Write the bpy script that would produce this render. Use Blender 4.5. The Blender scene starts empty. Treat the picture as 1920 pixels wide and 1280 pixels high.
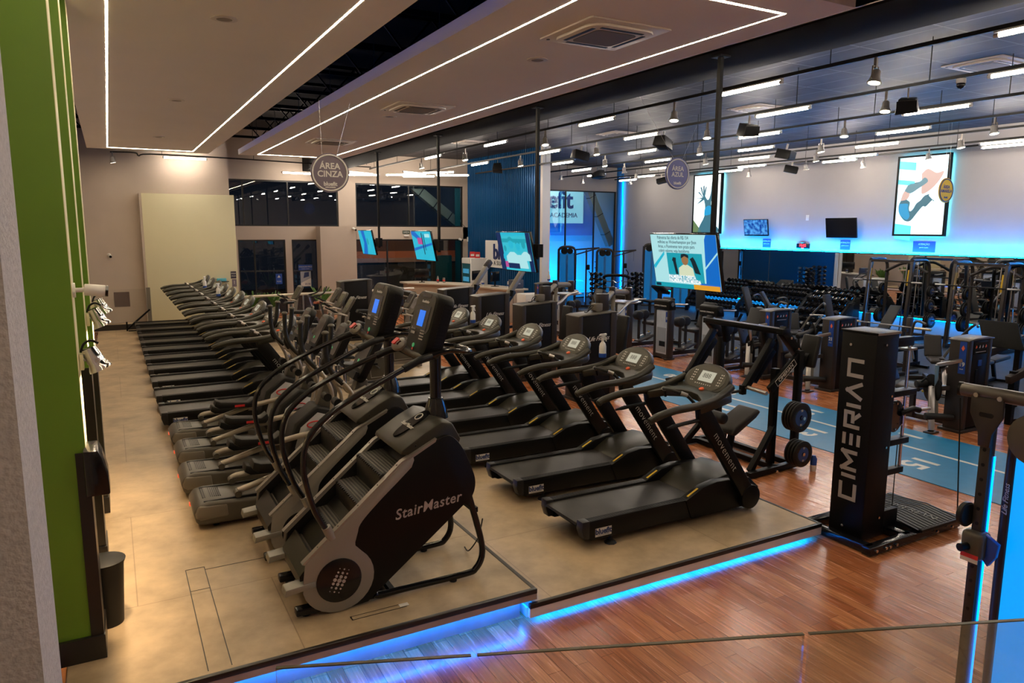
import bpy, bmesh, math, random
from mathutils import Vector, Matrix
R = math.radians
random.seed(7)
SC = bpy.context.scene
COL = SC.collection
# ---------------------------------------------------------------- materials
def lin(h):
    h = h.lstrip('#')
    c = [int(h[i:i + 2], 16) / 255 for i in (0, 2, 4)]
    return tuple((x / 12.92 if x <= .04045 else ((x + .055) / 1.055) ** 2.4) for x in c) + (1,)
def nodes(m):
    m.use_nodes = True
    return m.node_tree.nodes, m.node_tree.links, m.node_tree.nodes['Principled BSDF']
def setp(b, **k):
    for n, v in k.items():
        b.inputs[n].default_value = v
def mat(name, col, rough=.5, metal=0., spec=.5, var=0., vscale=8., bump=0., bscale=200., coat=0.):
    m = bpy.data.materials.new(name)
    N, L, b = nodes(m)
    c = lin(col) if isinstance(col, str) else tuple(col) + (1,)
    setp(b, **{'Base Color': c, 'Roughness': rough, 'Metallic': metal, 'Specular IOR Level': spec, 'Coat Weight': coat})
    if var or bump:
        tc = N.new('ShaderNodeTexCoord')
    if var:
        t = N.new('ShaderNodeTexNoise'); t.inputs['Scale'].default_value = vscale; t.inputs['Detail'].default_value = 4
        L.new(tc.outputs['Object'], t.inputs['Vector'])
        r = N.new('ShaderNodeMapRange')
        setp(r, **{'From Min': .3, 'From Max': .7, 'To Min': 1 - var, 'To Max': 1 + var})
        L.new(t.outputs['Fac'], r.inputs['Value'])
        x = N.new('ShaderNodeVectorMath'); x.operation = 'SCALE'; x.inputs[0].default_value = c[:3]
        L.new(r.outputs['Result'], x.inputs['Scale']); L.new(x.outputs['Vector'], b.inputs['Base Color'])
    if bump:
        t = N.new('ShaderNodeTexNoise'); t.inputs['Scale'].default_value = bscale
        L.new(tc.outputs['Object'], t.inputs['Vector'])
        bp = N.new('ShaderNodeBump'); bp.inputs['Strength'].default_value = bump; bp.inputs['Distance'].default_value = .01
        L.new(t.outputs['Fac'], bp.inputs['Height']); L.new(bp.outputs['Normal'], b.inputs['Normal'])
    return m
def emit(name, col, s, base='#000000', rough=.4):
    m = bpy.data.materials.new(name)
    N, L, b = nodes(m)
    c = lin(col) if isinstance(col, str) else tuple(col) + (1,)
    setp(b, **{'Base Color': lin(base), 'Emission Color': c, 'Emission Strength': s, 'Roughness': rough})
    return m
def glassmat(name, tint, refl=1.0, rough=0.0):
    m = bpy.data.materials.new(name)
    N, L, b = nodes(m)
    N.remove(b); out = N['Material Output']
    f = N.new('ShaderNodeFresnel'); f.inputs['IOR'].default_value = 1.5
    k = N.new('ShaderNodeMath'); k.operation = 'MULTIPLY'; k.inputs[1].default_value = refl; k.use_clamp = True
    L.new(f.outputs[0], k.inputs[0])
    t = N.new('ShaderNodeBsdfTransparent'); t.inputs[0].default_value = tint + (1,)
    g = N.new('ShaderNodeBsdfGlossy'); g.inputs['Roughness'].default_value = rough
    mx = N.new('ShaderNodeMixShader')
    L.new(k.outputs[0], mx.inputs[0]); L.new(t.outputs[0], mx.inputs[1]); L.new(g.outputs[0], mx.inputs[2])
    L.new(mx.outputs[0], out.inputs[0])
    return m
M = {}
M['black'] = mat('black_plastic', (.004, .0037, .0033), .40, spec=.22)
M['blackgloss'] = mat('black_gloss', (.006, .006, .007), .15, spec=.45)
M['blackmat'] = mat('black_powder_coat', (.003, .003, .0033), .40, spec=.16, bump=.15, bscale=900)
M['rubber'] = mat('black_rubber', (.008, .0075, .007), .5, spec=.3)
M['belt'] = mat('running_belt_rubber', (.020, .017, .014), .40, spec=.4, var=.3, vscale=5)
M['ribbed'] = mat('ribbed_side_rail', (.012, .011, .010), .4, spec=.35)
M['dash'] = mat('console_plastic', (.022, .0195, .012), .38, spec=.4)
M['dashlite'] = mat('console_overlay', (.034, .031, .019), .3, spec=.4)
M['silver'] = mat('silver_paint', (.30, .27, .24), .36, .55)
M['silverpanel'] = mat('silver_grey_shroud', (.26, .24, .21), .42, .25)
M['lampsilver'] = mat('spot_silver', (.62, .60, .57), .3, .5)
M['chrome'] = mat('chrome', (.75, .74, .72), .12, 1.)
M['steel'] = mat('brushed_steel', (.42, .40, .38), .28, .9)
M['gunmetal'] = mat('gunmetal_frame', (.038, .032, .030), .34, .25, spec=.3)
M['pewter'] = mat('pewter_plastic', (.080, .071, .057), .38, .1, spec=.35)
M['pewterlite'] = mat('pewter_light', (.17, .15, .12), .4, .15)
M['paleplate'] = mat('pale_side_plate', (.50, .50, .51), .4, .1)
M['armtube'] = mat('painted_arm_tube', (.36, .31, .25), .36, .35)
M['shroud'] = mat('dark_textured_shroud', (.005, .0042, .0042), .5, spec=.18)
M['stack'] = mat('grey_weight_stack_cover', (.50, .54, .60), .35, .1, var=.15, vscale=3)
M['pad'] = mat('black_vinyl_pad', (.009, .009, .0095), .45, spec=.35, bump=.1, bscale=500)
M['padbrown'] = mat('brown_black_vinyl', (.022, .018, .0155), .45, spec=.35)
M['white'] = mat('white_plastic', (.70, .69, .66), .4)
M['cream'] = mat('cream_paint', '#d9d2a8', .5)
M['green'] = mat('green_paint', '#5f8420', .42, var=.06, vscale=2)
M['wall'] = mat('taupe_wall_paint', '#b3a496', .8, var=.03, vscale=1.5)
M['wallr'] = mat('grey_wall_paint', '#aaa6a6', .75, var=.02, vscale=1.5)
M['partition'] = mat('cream_partition_paint', '#cdc6a6', .75)
M['concrete'] = mat('rough_grey_render', '#a9a5a6', .9, var=.12, vscale=60, bump=.6, bscale=60)
M['ceilpanel'] = mat('suspended_ceiling_plaster', '#e2dad2', .8, var=.02, vscale=1)
M['voidblack'] = mat('black_ceiling_void', (.006, .006, .008), .8)
M['beam'] = mat('black_beam_paint', (.007, .0065, .007), .9, spec=.1)
M['track'] = mat('black_conduit', (.010, .010, .010), .45)
M['red'] = mat('red_plastic', (.55, .02, .015), .35)
M['redlabel'] = mat('red_label', (.60, .03, .03), .4)
M['orange'] = mat('orange_plastic', (.80, .13, .04), .4)
M['yellow'] = mat('yellow_label', (.62, .40, .02), .5)
M['bluelabel'] = mat('blue_label', (.012, .06, .30), .35)
M['blueplate'] = mat('blue_plate_insert', (.012, .055, .22), .35)
M['trackblue'] = mat('blue_turf_track', (.014, .20, .42), .42, var=.06, vscale=6)
M['whitepaint'] = mat('white_line_paint', (.66, .66, .64), .5)
M['letter'] = mat('white_lettering', (.62, .60, .56), .5)
M['lettergrey'] = mat('grey_lettering', (.42, .39, .38), .4, .3)
M['lettercream'] = mat('pale_grey_lettering', (.60, .58, .55), .4)
M['bluetext'] = mat('navy_lettering', (.008, .03, .13), .4)
M['bluewall'] = mat('blue_corrugated_metal', (.007, .10, .28), .28, .45)
M['winframe'] = mat('dark_window_frame', (.014, .013, .013), .4, .3)
M['counter'] = mat('cream_counter', '#b9ad9c', .5)
M['woodtrim'] = mat('brown_black_trim', (.012, .010, .008), .35)
M['band'] = mat('platform_fascia', '#a59489', .45, var=.1, vscale=5)
M['band_lit'] = mat('lightened_silver_fascia', '#e2dcd8', .4, .1, var=.06, vscale=5)  # silver face, its colour lightened in place of light from the front
M['bluled2'] = emit('azure_led_strip', (.0, .17, 1.), 95)
M['fabricgrey'] = mat('mauve_grey_sign', '#6b5f6c', .5)
M['signblue'] = mat('slate_blue_sign', '#66689a', .5)
M['signyellow'] = mat('yellow_sign', '#c79a24', .5)
M['acwhite'] = mat('ac_white_plastic', '#c8bdb4', .5)
M['acgrille'] = mat('ac_grille', (.16, .14, .12), .6)
M['leaf'] = mat('green_leaf', (.05, .13, .02), .5)
M['terracotta'] = mat('plant_pot', (.10, .06, .04), .7)
M['brick'] = mat('outside_brick', (.20, .075, .04), .8)
M['bluepaint'] = mat('blue_wall_paint', (.02, .16, .42), .5)
M['truss'] = mat('grey_outdoor_beam', '#a8b0a4', .6)
M['glass'] = glassmat('clear_window_glass', (.80, .86, .88), 1.6)
M['rail_glass'] = glassmat('balustrade_glass', (.97, .975, .97), .45, .02)
M['edgeglass'] = mat('green_glass_edge', (.10, .085, .05), .3)
M['mirror'] = mat('mirror_silver', (.80, .84, .86), .015, 1.)
M['led'] = emit('warm_led_strip', (1., .82, .56), 78)
M['tube'] = emit('white_led_tube', (1., .87, .72), 78)
M['bulb'] = emit('spot_lamp_lens', (1., .84, .62), 45)
M['bluled'] = emit('blue_led_strip', (.0, .15, 1.), 85)
M['gapled'] = emit('dim_blue_led_strip', (.0, .12, 1.), 7)
M['cyanled'] = emit('cyan_led_strip', (.0, .29, 1.), 290)
M['kickled'] = emit('skirting_led_strip', (.0, .30, 1.), 60)
M['cornerled'] = emit('corner_led_strip', (.0, .36, 1.), 9)
M['backled'] = emit('poster_halo_led', (.05, .72, 1.), 16)
M['scrblue'] = emit('blue_lcd', (.01, .16, .75), .8)
M['scrgrey'] = emit('pale_lcd', (.75, .72, .55), .42)
M['amber'] = emit('amber_button', (1., .30, .05), .8, '#40220c')
M['greenled'] = emit('green_button', (.1, .6, .2), .25, '#1b3a20')
M['redled'] = emit('red_digit', (1., .03, .03), 4)
M['rearlight'] = emit('red_reflector', (.9, .12, .04), .6, '#702010')
# patterned surfaces
def floor_wood():
    m = bpy.data.materials.new('teak_plank_floor'); N, L, b = nodes(m)
    tc = N.new('ShaderNodeTexCoord'); mp = N.new('ShaderNodeMapping'); mp.inputs['Rotation'].default_value = (0, 0, R(90))
    L.new(tc.outputs['Object'], mp.inputs['Vector'])
    br = N.new('ShaderNodeTexBrick')
    setp(br, **{'Scale': 1., 'Brick Width': 1.15, 'Row Height': .11, 'Mortar Size': .0012, 'Mortar Smooth': .1, 'Bias': 0.,
                'Color1': (.33, .100, .034, 1), 'Color2': (.56, .22, .09, 1), 'Mortar': (.05, .02, .01, 1)})
    br.offset = .37
    L.new(mp.outputs['Vector'], br.inputs['Vector'])
    st = N.new('ShaderNodeMapping'); st.inputs['Scale'].default_value = (26, 1.3, 1)
    L.new(tc.outputs['Object'], st.inputs['Vector'])
    n = N.new('ShaderNodeTexNoise'); setp(n, Scale=2., Detail=6.); L.new(st.outputs['Vector'], n.inputs['Vector'])
    r = N.new('ShaderNodeMapRange'); setp(r, **{'From Min': .25, 'From Max': .75, 'To Min': .55, 'To Max': 1.35}); L.new(n.outputs['Fac'], r.inputs['Value'])
    x = N.new('ShaderNodeVectorMath'); x.operation = 'SCALE'
    L.new(br.outputs['Color'], x.inputs[0]); L.new(r.outputs['Result'], x.inputs['Scale']); L.new(x.outputs['Vector'], b.inputs['Base Color'])
    rr = N.new('ShaderNodeMapRange'); setp(rr, **{'From Min': .3, 'From Max': .7, 'To Min': .16, 'To Max': .30}); L.new(n.outputs['Fac'], rr.inputs['Value'])
    L.new(rr.outputs['Result'], b.inputs['Roughness'])
    bp = N.new('ShaderNodeBump'); setp(bp, Strength=.12, Distance=.004); L.new(n.outputs['Fac'], bp.inputs['Height']); L.new(bp.outputs['Normal'], b.inputs['Normal'])
    return m
def tile(name, c1, c2, mort, w, h, ms, rough, nz=.25, nsc=1.6, off=.5, rot=0, spec=.5):
    m = bpy.data.materials.new(name); N, L, b = nodes(m)
    tc = N.new('ShaderNodeTexCoord'); mp = N.new('ShaderNodeMapping'); mp.inputs['Rotation'].default_value = (0, 0, R(rot))
    L.new(tc.outputs['Object'], mp.inputs['Vector'])
    br = N.new('ShaderNodeTexBrick'); br.offset = off
    setp(br, **{'Scale': 1., 'Brick Width': w, 'Row Height': h, 'Mortar Size': ms, 'Mortar Smooth': .1, 'Color1': c1 + (1,), 'Color2': c2 + (1,), 'Mortar': mort + (1,)})
    L.new(mp.outputs['Vector'], br.inputs['Vector'])
    n = N.new('ShaderNodeTexNoise'); setp(n, Scale=nsc, Detail=8., Roughness=.62); L.new(tc.outputs['Object'], n.inputs['Vector'])
    r = N.new('ShaderNodeMapRange'); setp(r, **{'From Min': .3, 'From Max': .7, 'To Min': 1 - nz, 'To Max': 1 + nz}); L.new(n.outputs['Fac'], r.inputs['Value'])
    x = N.new('ShaderNodeVectorMath'); x.operation = 'SCALE'
    L.new(br.outputs['Color'], x.inputs[0]); L.new(r.outputs['Result'], x.inputs['Scale']); L.new(x.outputs['Vector'], b.inputs['Base Color'])
    setp(b, Roughness=rough, **{'Specular IOR Level': spec})
    return m
M['wood'] = floor_wood()
M['plattile'] = tile('beige_vinyl_tile', (.40, .295, .18), (.42, .31, .19), (.27, .19, .115), 1.9, 1.9, .004, .40, .34, 1.9, .5)
M['rubfloor'] = tile('slate_rubber_tile', (.022, .027, .031), (.029, .034, .039), (.014, .017, .02), 1., 1., .004, .5, .25, 2.2, 0., 0, .25)
M['darkceil'] = tile('charcoal_ceiling_tile', (.034, .032, .036), (.040, .038, .042), (.15, .14, .145), 1.25, .625, .012, .6, .3, 2.5, 0., 90, .2)
# ---------------------------------------------------------------- mesh builder
def crv(pts, n=6):
    """smooth path through the points"""
    P = [Vector(p) for p in pts]; out = []
    for i in range(len(P) - 1):
        a, b, c, d = P[max(i - 1, 0)], P[i], P[i + 1], P[min(i + 2, len(P) - 1)]
        for k in range(n):
            t = k / n
            out.append(.5 * ((2 * b) + (c - a) * t + (2 * a - 5 * b + 4 * c - d) * t * t + (3 * b - a - 3 * c + d) * t ** 3))
    out.append(P[-1]); return out
class MB:
    def __init__(s): s.b = bmesh.new()
    def box(s, x0, x1, y0, y1, z0, z1):
        v = [s.b.verts.new(p) for p in ((x0, y0, z0), (x1, y0, z0), (x1, y1, z0), (x0, y1, z0), (x0, y0, z1), (x1, y0, z1), (x1, y1, z1), (x0, y1, z1))]
        for f in ((3, 2, 1, 0), (4, 5, 6, 7), (0, 1, 5, 4), (1, 2, 6, 5), (2, 3, 7, 6), (3, 0, 4, 7)): s.b.faces.new([v[i] for i in f])
        return s
    def cbox(s, c, d): return s.box(c[0] - d[0] / 2, c[0] + d[0] / 2, c[1] - d[1] / 2, c[1] + d[1] / 2, c[2] - d[2] / 2, c[2] + d[2] / 2)
    def bar(s, p, q, w, h, up=(0, 0, 1)):
        """rectangular bar from p to q, w across, h along up"""
        p, q = Vector(p), Vector(q); d = (q - p).normalized(); u = Vector(up)
        if abs(d.dot(u)) > .98: u = Vector((1, 0, 0))
        a = d.cross(u).normalized(); u = a.cross(d)
        v = []
        for e in (p, q):
            for i, j in ((-1, -1), (1, -1), (1, 1), (-1, 1)): v.append(s.b.verts.new(e + a * (i * w / 2) + u * (j * h / 2)))
        for f in ((0, 1, 2, 3), (7, 6, 5, 4), (4, 5, 1, 0), (5, 6, 2, 1), (6, 7, 3, 2), (7, 4, 0, 3)): s.b.faces.new([v[i] for i in f])
        return s
    def obox(s, o, ax, ay, az):
        """box at o spanned by three edge vectors"""
        o, ax, ay, az = map(Vector, (o, ax, ay, az))
        v = [s.b.verts.new(p) for p in (o, o + ax, o + ax + ay, o + ay, o + az, o + ax + az, o + ax + ay + az, o + ay + az)]
        for f in ((3, 2, 1, 0), (4, 5, 6, 7), (0, 1, 5, 4), (1, 2, 6, 5), (2, 3, 7, 6), (3, 0, 4, 7)): s.b.faces.new([v[i] for i in f])
        return s
    def tube(s, pts, r, n=8, cap=True, close=False):
        P = [Vector(p) for p in pts]; m = len(P); rr = r if isinstance(r, (list, tuple)) else [r] * m
        T = []
        for i in range(m):
            if close: T.append((P[(i + 1) % m] - P[i - 1]).normalized())
            else: T.append((P[min(i + 1, m - 1)] - P[max(i - 1, 0)]).normalized())
        u = T[0].orthogonal().normalized(); rings = []
        for i in range(m):
            u = u - T[i] * u.dot(T[i]); u.normalize(); w = T[i].cross(u)
            rings.append([s.b.verts.new(P[i] + (u * math.cos(2 * math.pi * k / n) + w * math.sin(2 * math.pi * k / n)) * rr[i]) for k in range(n)])
        for i in range(m if close else m - 1):
            a, c = rings[i], rings[(i + 1) % m]
            for k in range(n):
                try: s.b.faces.new((a[k], a[(k + 1) % n], c[(k + 1) % n], c[k]))
                except ValueError: pass
        if cap and not close:
            s.b.faces.new(rings[0][::-1]); s.b.faces.new(rings[-1])
        return s
    def cyl(s, p, q, r, n=16): return s.tube((p, q), r, n)
    def prism(s, poly, axis, a, b):
        """polygon (2D) extruded along axis 'x','y' or 'z' from a to b; polygon coords are the other two axes in order"""
        def P(u, v, w): return {'x': (w, u, v), 'y': (u, w, v), 'z': (u, v, w)}[axis]
        A = [s.b.verts.new(P(u, v, a)) for u, v in poly]; B = [s.b.verts.new(P(u, v, b)) for u, v in poly]
        n = len(poly)
        s.b.faces.new(A); s.b.faces.new(B[::-1])
        for i in range(n): s.b.faces.new((A[i], B[i], B[(i + 1) % n], A[(i + 1) % n]))
        return s
    def slab(s, poly, o, ex, ey, t):
        """2D polygon in the plane (o, ex, ey), extruded by t along ex x ey"""
        o, ex, ey = Vector(o), Vector(ex).normalized(), Vector(ey).normalized(); nz = ex.cross(ey) * t
        A = [s.b.verts.new(o + ex * u + ey * v) for u, v in poly]; B = [s.b.verts.new(o + ex * u + ey * v + nz) for u, v in poly]
        n = len(poly)
        s.b.faces.new(A[::-1]); s.b.faces.new(B)
        for i in range(n): s.b.faces.new((A[i], A[(i + 1) % n], B[(i + 1) % n], B[i]))
        return s
    def lathe(s, prof, o=(0, 0, 0), axis=(0, 0, 1), n=20, cap=True):
        """profile of (radius, height) turned about axis"""
        o, d = Vector(o), Vector(axis).normalized(); u = d.orthogonal().normalized(); w = d.cross(u); rings = []
        for r, h in prof:
            rings.append([s.b.verts.new(o + d * h + (u * math.cos(2 * math.pi * k / n) + w * math.sin(2 * math.pi * k / n)) * max(r, .0005)) for k in range(n)])
        for a, c in zip(rings, rings[1:]):
            for k in range(n): s.b.faces.new((a[k], a[(k + 1) % n], c[(k + 1) % n], c[k]))
        if cap: s.b.faces.new(rings[0][::-1]); s.b.faces.new(rings[-1])
        return s
    def ball(s, c, r, sc=(1, 1, 1), n=12):
        mtx = Matrix.Translation(c) @ Matrix.Diagonal((*sc, 1))
        bmesh.ops.create_uvsphere(s.b, u_segments=n, v_segments=max(6, n // 2), radius=r, matrix=mtx); return s
    def xf(s, mtx): bmesh.ops.transform(s.b, matrix=mtx, verts=s.b.verts); return s
    def obj(s, name, m, parent=None, bevel=0., seg=2, ang=40):
        bmesh.ops.recalc_face_normals(s.b, faces=s.b.faces)
        if bevel:
            E = [e for e in s.b.edges if len(e.link_faces) == 2 and e.calc_face_angle(0) > R(ang)]
            bmesh.ops.bevel(s.b, geom=E, offset=bevel, segments=seg, affect='EDGES', profile=.5, clamp_overlap=True)
        me = bpy.data.meshes.new(name); s.b.to_mesh(me); s.b.free()
        me.materials.append(M[m] if isinstance(m, str) else m)
        me.polygons.foreach_set('use_smooth', [True] * len(me.polygons)); me.set_sharp_from_angle(angle=R(38))
        o = bpy.data.objects.new(name, me); COL.objects.link(o)
        if parent: o.parent = parent
        return o
# ---------------------------------------------------------------- things
def tag(o, label, cat, group=None, kind=None):
    o['label'] = label; o['category'] = cat
    if group: o['group'] = group
    if kind: o['kind'] = kind
    return o
def thing(name, label, cat, loc=(0, 0, 0), rz=0., group=None):
    o = bpy.data.objects.new(name, None); COL.objects.link(o); o.empty_display_size = .1
    o.location = loc; o.rotation_euler = (0, 0, rz)
    return tag(o, label, cat, group)
def struct(o): o['kind'] = 'structure'; return o
def dup(root, loc, rz=None, label=None, group=None):
    r = root.copy(); COL.objects.link(r); r.location = loc
    if rz is not None: r.rotation_euler = (0, 0, rz)
    if label: r['label'] = label
    if group: r['group'] = group
    for ch in list(root.children):
        c = ch.copy(); COL.objects.link(c); c.parent = r
        for g in list(ch.children):
            d = g.copy(); COL.objects.link(d); d.parent = c
    return r
def text(s, size, o, right, up, m, parent=None, name='lettering', ext=.002, align='CENTER', shear=0., space=1., bold=0., sx=1., alt=None):
    """flat lettering standing just off a surface"""
    cu = bpy.data.curves.new(name, 'FONT'); cu.body = s; cu.size = size; cu.extrude = ext; cu.align_x = align; cu.align_y = 'CENTER'
    cu.shear = shear; cu.space_character = space; cu.offset = bold; cu.resolution_u = 3
    t = bpy.data.objects.new(name, cu); COL.objects.link(t)
    dg = bpy.context.evaluated_depsgraph_get()
    me = bpy.data.meshes.new_from_object(t.evaluated_get(dg)); bpy.data.objects.remove(t); bpy.data.curves.remove(cu)
    ex, ey = Vector(right).normalized(), Vector(up).normalized(); ez = ex.cross(ey)
    mt = Matrix(((ex.x * sx, ey.x, ez.x, o[0]), (ex.y * sx, ey.y, ez.y, o[1]), (ex.z * sx, ey.z, ez.z, o[2]), (0, 0, 0, 1)))
    me.transform(mt); me.materials.clear(); me.materials.append(M[m] if isinstance(m, str) else m); me.name = name
    ob = bpy.data.objects.new(name, me); COL.objects.link(ob)
    if parent: ob.parent = parent
    return ob
ORD = ['nearest', 'second', 'third', 'fourth', 'fifth', 'sixth', 'seventh', 'eighth', 'ninth', 'tenth', 'eleventh', 'twelfth']
def nth(i, frm='from the camera'): return (ORD[0] + ' to the camera') if i == 0 and frm == 'from the camera' else (('first' if i == 0 else ORD[i]) + ' ' + frm)
def rrect(w, h, r, n=5):
    out = []
    for cx, cy, a in ((w / 2 - r, h / 2 - r, 0), (-w / 2 + r, h / 2 - r, 90), (-w / 2 + r, -h / 2 + r, 180), (w / 2 - r, -h / 2 + r, 270)):
        for k in range(n + 1):
            t = R(a + 90 * k / n); out.append((cx + r * math.cos(t), cy + r * math.sin(t)))
    return out
def ell(a, b, n=24): return [(a * math.cos(2 * math.pi * k / n), b * math.sin(2 * math.pi * k / n)) for k in range(n)]
def smooth2(pts, n=4):
    return [(p[0], p[1]) for p in crv([(a, b, 0) for a, b in list(pts) + [pts[0]]], n)[:-1]]
Z1, Z2 = .2515, .1515       # heights of the two cardio platforms
# ================================================================ ROOM SHELL
XR, YF, YB = 20.3, 26.8, -3.0
o = MB().box(-1.6, XR + .2, YB, YF + .3, -.12, 0).obj('floor', 'wood'); struct(o)
def flat(name, m, x0, x1, y0, y1, z0, z1, lab, cat, bev=0):
    o = MB().box(x0, x1, y0, y1, z0, z1).obj(name, m, None, bev); return tag(o, lab, cat, None, 'structure')
flat('floor_rubber', 'rubfloor', 12.6, XR, 1.0, YF, .0005, .006, 'slate grey rubber tile floor of the free weight area along the mirrors', 'floor')
turf = thing('sprint_track', 'blue turf sprint track with white numbers crossing the plank floor', 'track', (0, 0, 0))
MB().box(8.46, 10.52, 1.5, 17.2, .0005, .008).obj('turf', 'trackblue', turf)
MB().box(9.60, 9.66, 1.5, 17.2, .008, .0105).obj('lane_line', 'whitepaint', turf)
for n in range(3, 20): text(str(n), .48, (9.06 if n % 2 else 10.05, 8.03 + .85 * (12 - n), .0085), (-1, 0, 0), (0, -1, 0), 'whitepaint', turf, 'number', .001, sx=1.15, bold=.012)
# ---- platforms
def platform(name, lab, x0, x1, y0, y1, z, bh, rec, right):
    p = thing(name, lab, 'platform')
    MB().box(x0 + .035, x1 - .035, y0 + .035, y1, z - .07, z).obj('tile_top', 'plattile', p)
    b = MB().box(x0, x1, y0, y0 + .035, z - .035, z + .004)
    b.box(x1 - .035, x1, y0 + .035, y1, z - .035, z + .004); b.obj('edge_trim', 'woodtrim', p, .004)
    b = MB().box(x0, x1, y0 + .006, y0 + .03, z - .035 - bh, z - .035)
    b.box(x1 - .03, x1 - .006, y0 + .03, y1, z - .035 - bh, z - .035); b.obj('fascia', 'band' if right else 'band_lit', p)
    MB().box(x0 + .02, x1 - rec, y0 + rec, y1, .0, z - .07).obj('riser', 'band' if right else 'band_lit', p)
    MB().box(x0 + .1, x1 - rec, y0 + .045, y0 + .062, z - .085, z - .073).obj('led_strip', 'bluled' if right else 'bluled2', p)
    if right: MB().box(x1 - .06, x1 - .045, y0 + .1, y1 - .3, z - .085, z - .073).obj('led_strip', 'bluled', p)
    return p
platform('cardio_platform', 'beige tiled platform under the stair climbers, higher of the two, with blue glow below', -.45, 2.72, 4.53, 23.95, .25, .05, .10, True)
platform('cardio_platform', 'lower beige tiled platform under the six treadmills by the plank floor, blue lit edge', 2.64, 5.96, 4.50, 23.9, .15, .075, .09, False)
# ---- walls
def wall(name, m, *a):
    o = MB().box(*a).obj(name, m); return struct(o)
wall('wall_left', 'wall', -1.6, -.62, YB, 24.0, 0, 6.4)
wall('wall_back_left', 'wall', -1.6, 3.32, 24.0, YF + .2, 0, 6.4)
b = MB().box(3.32, XR, YF, YF + .2, 4.66, 6.4)                                       # above the upper windows
for x0, x1, z0, z1 in ((3.32, 12.8, 2.6, 3.07), (7.45, 8.1, 2.6, 4.66), (12.46, 12.8, 0, 4.66), (3.32, 3.9, 0, 2.6), (5.5, 5.72, 0, 2.6), (6.72, 7.9, 0, 2.6), (15.9, 16.2, 0, 4.66), (20.0, XR, 0, 4.66), (12.8, 15.9, 0, 6.4)):
    b.box(x0, x1, YF, YF + .2, z0, z1)
struct(b.obj('wall_far', 'wall'))
wall('wall_right', 'wallr', XR, XR + .2, YB, YF + .2, 0, 6.4)
wall('wall_behind', 'wall', -1.6, XR + .2, YB - .2, YB, 0, 6.4)
wall('wall_projecting_grey', 'wall', 6.6, 7.9, 26.2, YF, 0, 3.06)
wall('wall_near_render', 'concrete', -1.0, -.205, 1.9, 2.3, 0, 6.4)
# blue corrugated wall: one skin with its ribs
b = MB(); n = 38; y0, y1 = 21.15, YF; X = 12.7
prof = []
for i in range(n):
    for t, d in ((0, 0), (.34, 0), (.44, -.05), (.80, -.05), (.90, 0)): prof.append((X + d, y0 + (y1 - y0) * (i + t) / n))
prof += [(X, y1), (X + .16, y1), (X + .16, y0)]
b.prism(prof, 'z', 0, 5.9); struct(b.obj('wall_blue_corrugated', 'bluewall'))
wall('column_white', 'white', 12.66, 12.95, 21.0, 21.15, 0, 5.9)
wall('trim_corner', 'bluepaint', 20.0, XR, YF - .12, YF, 0, 5.7)
# cream partition standing in front of the far left wall
t = thing('partition', 'tall free standing cream partition behind the far end of the treadmill row', 'partition', (0, 0, 0))
MB().box(.9, 3.41, 23.75, 23.98, .25, 3.98).obj('panel', 'partition', t, .006)
MB().box(.84, .9, 23.76, 23.97, .25, 3.98).obj('side_rebate', 'wall', t)
# green fins of the left wall
for i, (y, x, lab) in enumerate(((5.1, -.215, 'widest bright green wall fin with cream edge, carrying the white camera'), (6.6, -.205, 'second green wall fin with cream edge, behind the widest one'), (7.85, -.19, 'farthest of the three green wall fins, narrow with a cream edge'))):
    t = thing('wall_fin', lab, 'wall panel', (0, 0, 0), 0, 'green fins on the left wall')
    ztop = 6.3 if i < 2 else 4.98
    MB().box(-.61, x - .004, y, y + .26, .25 + .16, ztop).obj('panel', 'green', t)
    MB().box(x - .004, x, y, y + .26, .41, ztop).obj('edge_band', 'cream', t)
    MB().box(-.61, x + .02, y - .03, y + .34, .25, .41).obj('plinth', 'woodtrim', t, .004)
    MB().box(x - .06, x + .012, y - .012, y + .27, .41, 1.62 if i == 0 else 1.9).obj('corner_guard', 'woodtrim', t)
# ---- suspended ceilings
def cpanel(lab, x0, x1, y0, y1, z, leds):
    p = thing('ceiling_panel', lab, 'ceiling panel')
    MB().box(x0, x1, y0, y1, z, z + .14).obj('board', 'ceilpanel', p)
    for a in leds: MB().box(*a, z - .0012, z + .002).obj('led_strip', 'led', p)
    for yy in [y0 + 1.2 + 2.4 * k for k in range(int((y1 - y0) / 2.4))]:
        for xx in (x0 + .25, x1 - .25): MB().cyl((xx, yy, z + .14), (xx, yy, 6.4), .006, 6).obj('hanger_rod', 'track', p)
    return p
w = .009
cpanel('suspended white ceiling panel over the stair climbers with warm light strips', -.33, 2.55, YB + .1, 21.9, 5.0,
       ((.13 - w, .13 + w, YB + .3, 21.5), (2.12 - w, 2.12 + w, YB + .3, 21.5), (.13, 2.12, 21.46, 21.5)))
cpanel('suspended white ceiling panel over the right treadmills, with three air conditioners', 3.30, 6.10, 4.65, 21.75, 5.0,
       ((3.76 - w, 3.76 + w, 5.1, 21.4), (5.70 - w, 5.70 + w, 5.1, 21.4), (3.76, 5.70, 5.085, 5.12), (3.76, 5.70, 21.37, 21.4)))
o = MB().box(-1.6, XR + .2, YB - .2, YF + .3, 6.4, 6.5).obj('ceiling', 'voidblack'); struct(o)
o = MB().box(7.26, XR, YB, YF, 5.7, 5.76).obj('ceiling_dark_grid', 'darkceil'); struct(o)
o = MB().box(6.2, 7.25, YB, YF, 5.0, 6.4).obj('ceiling_beam', 'beam', None, .01); struct(o)
t = thing('edge_rail', 'thin pale metal line running along the black ceiling beam', 'rail', (0, 0, 0)); MB().cyl((6.16, YB, 5.02), (6.16, 24, 5.02), .007, 6).obj('rail', 'chrome', t)
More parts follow.
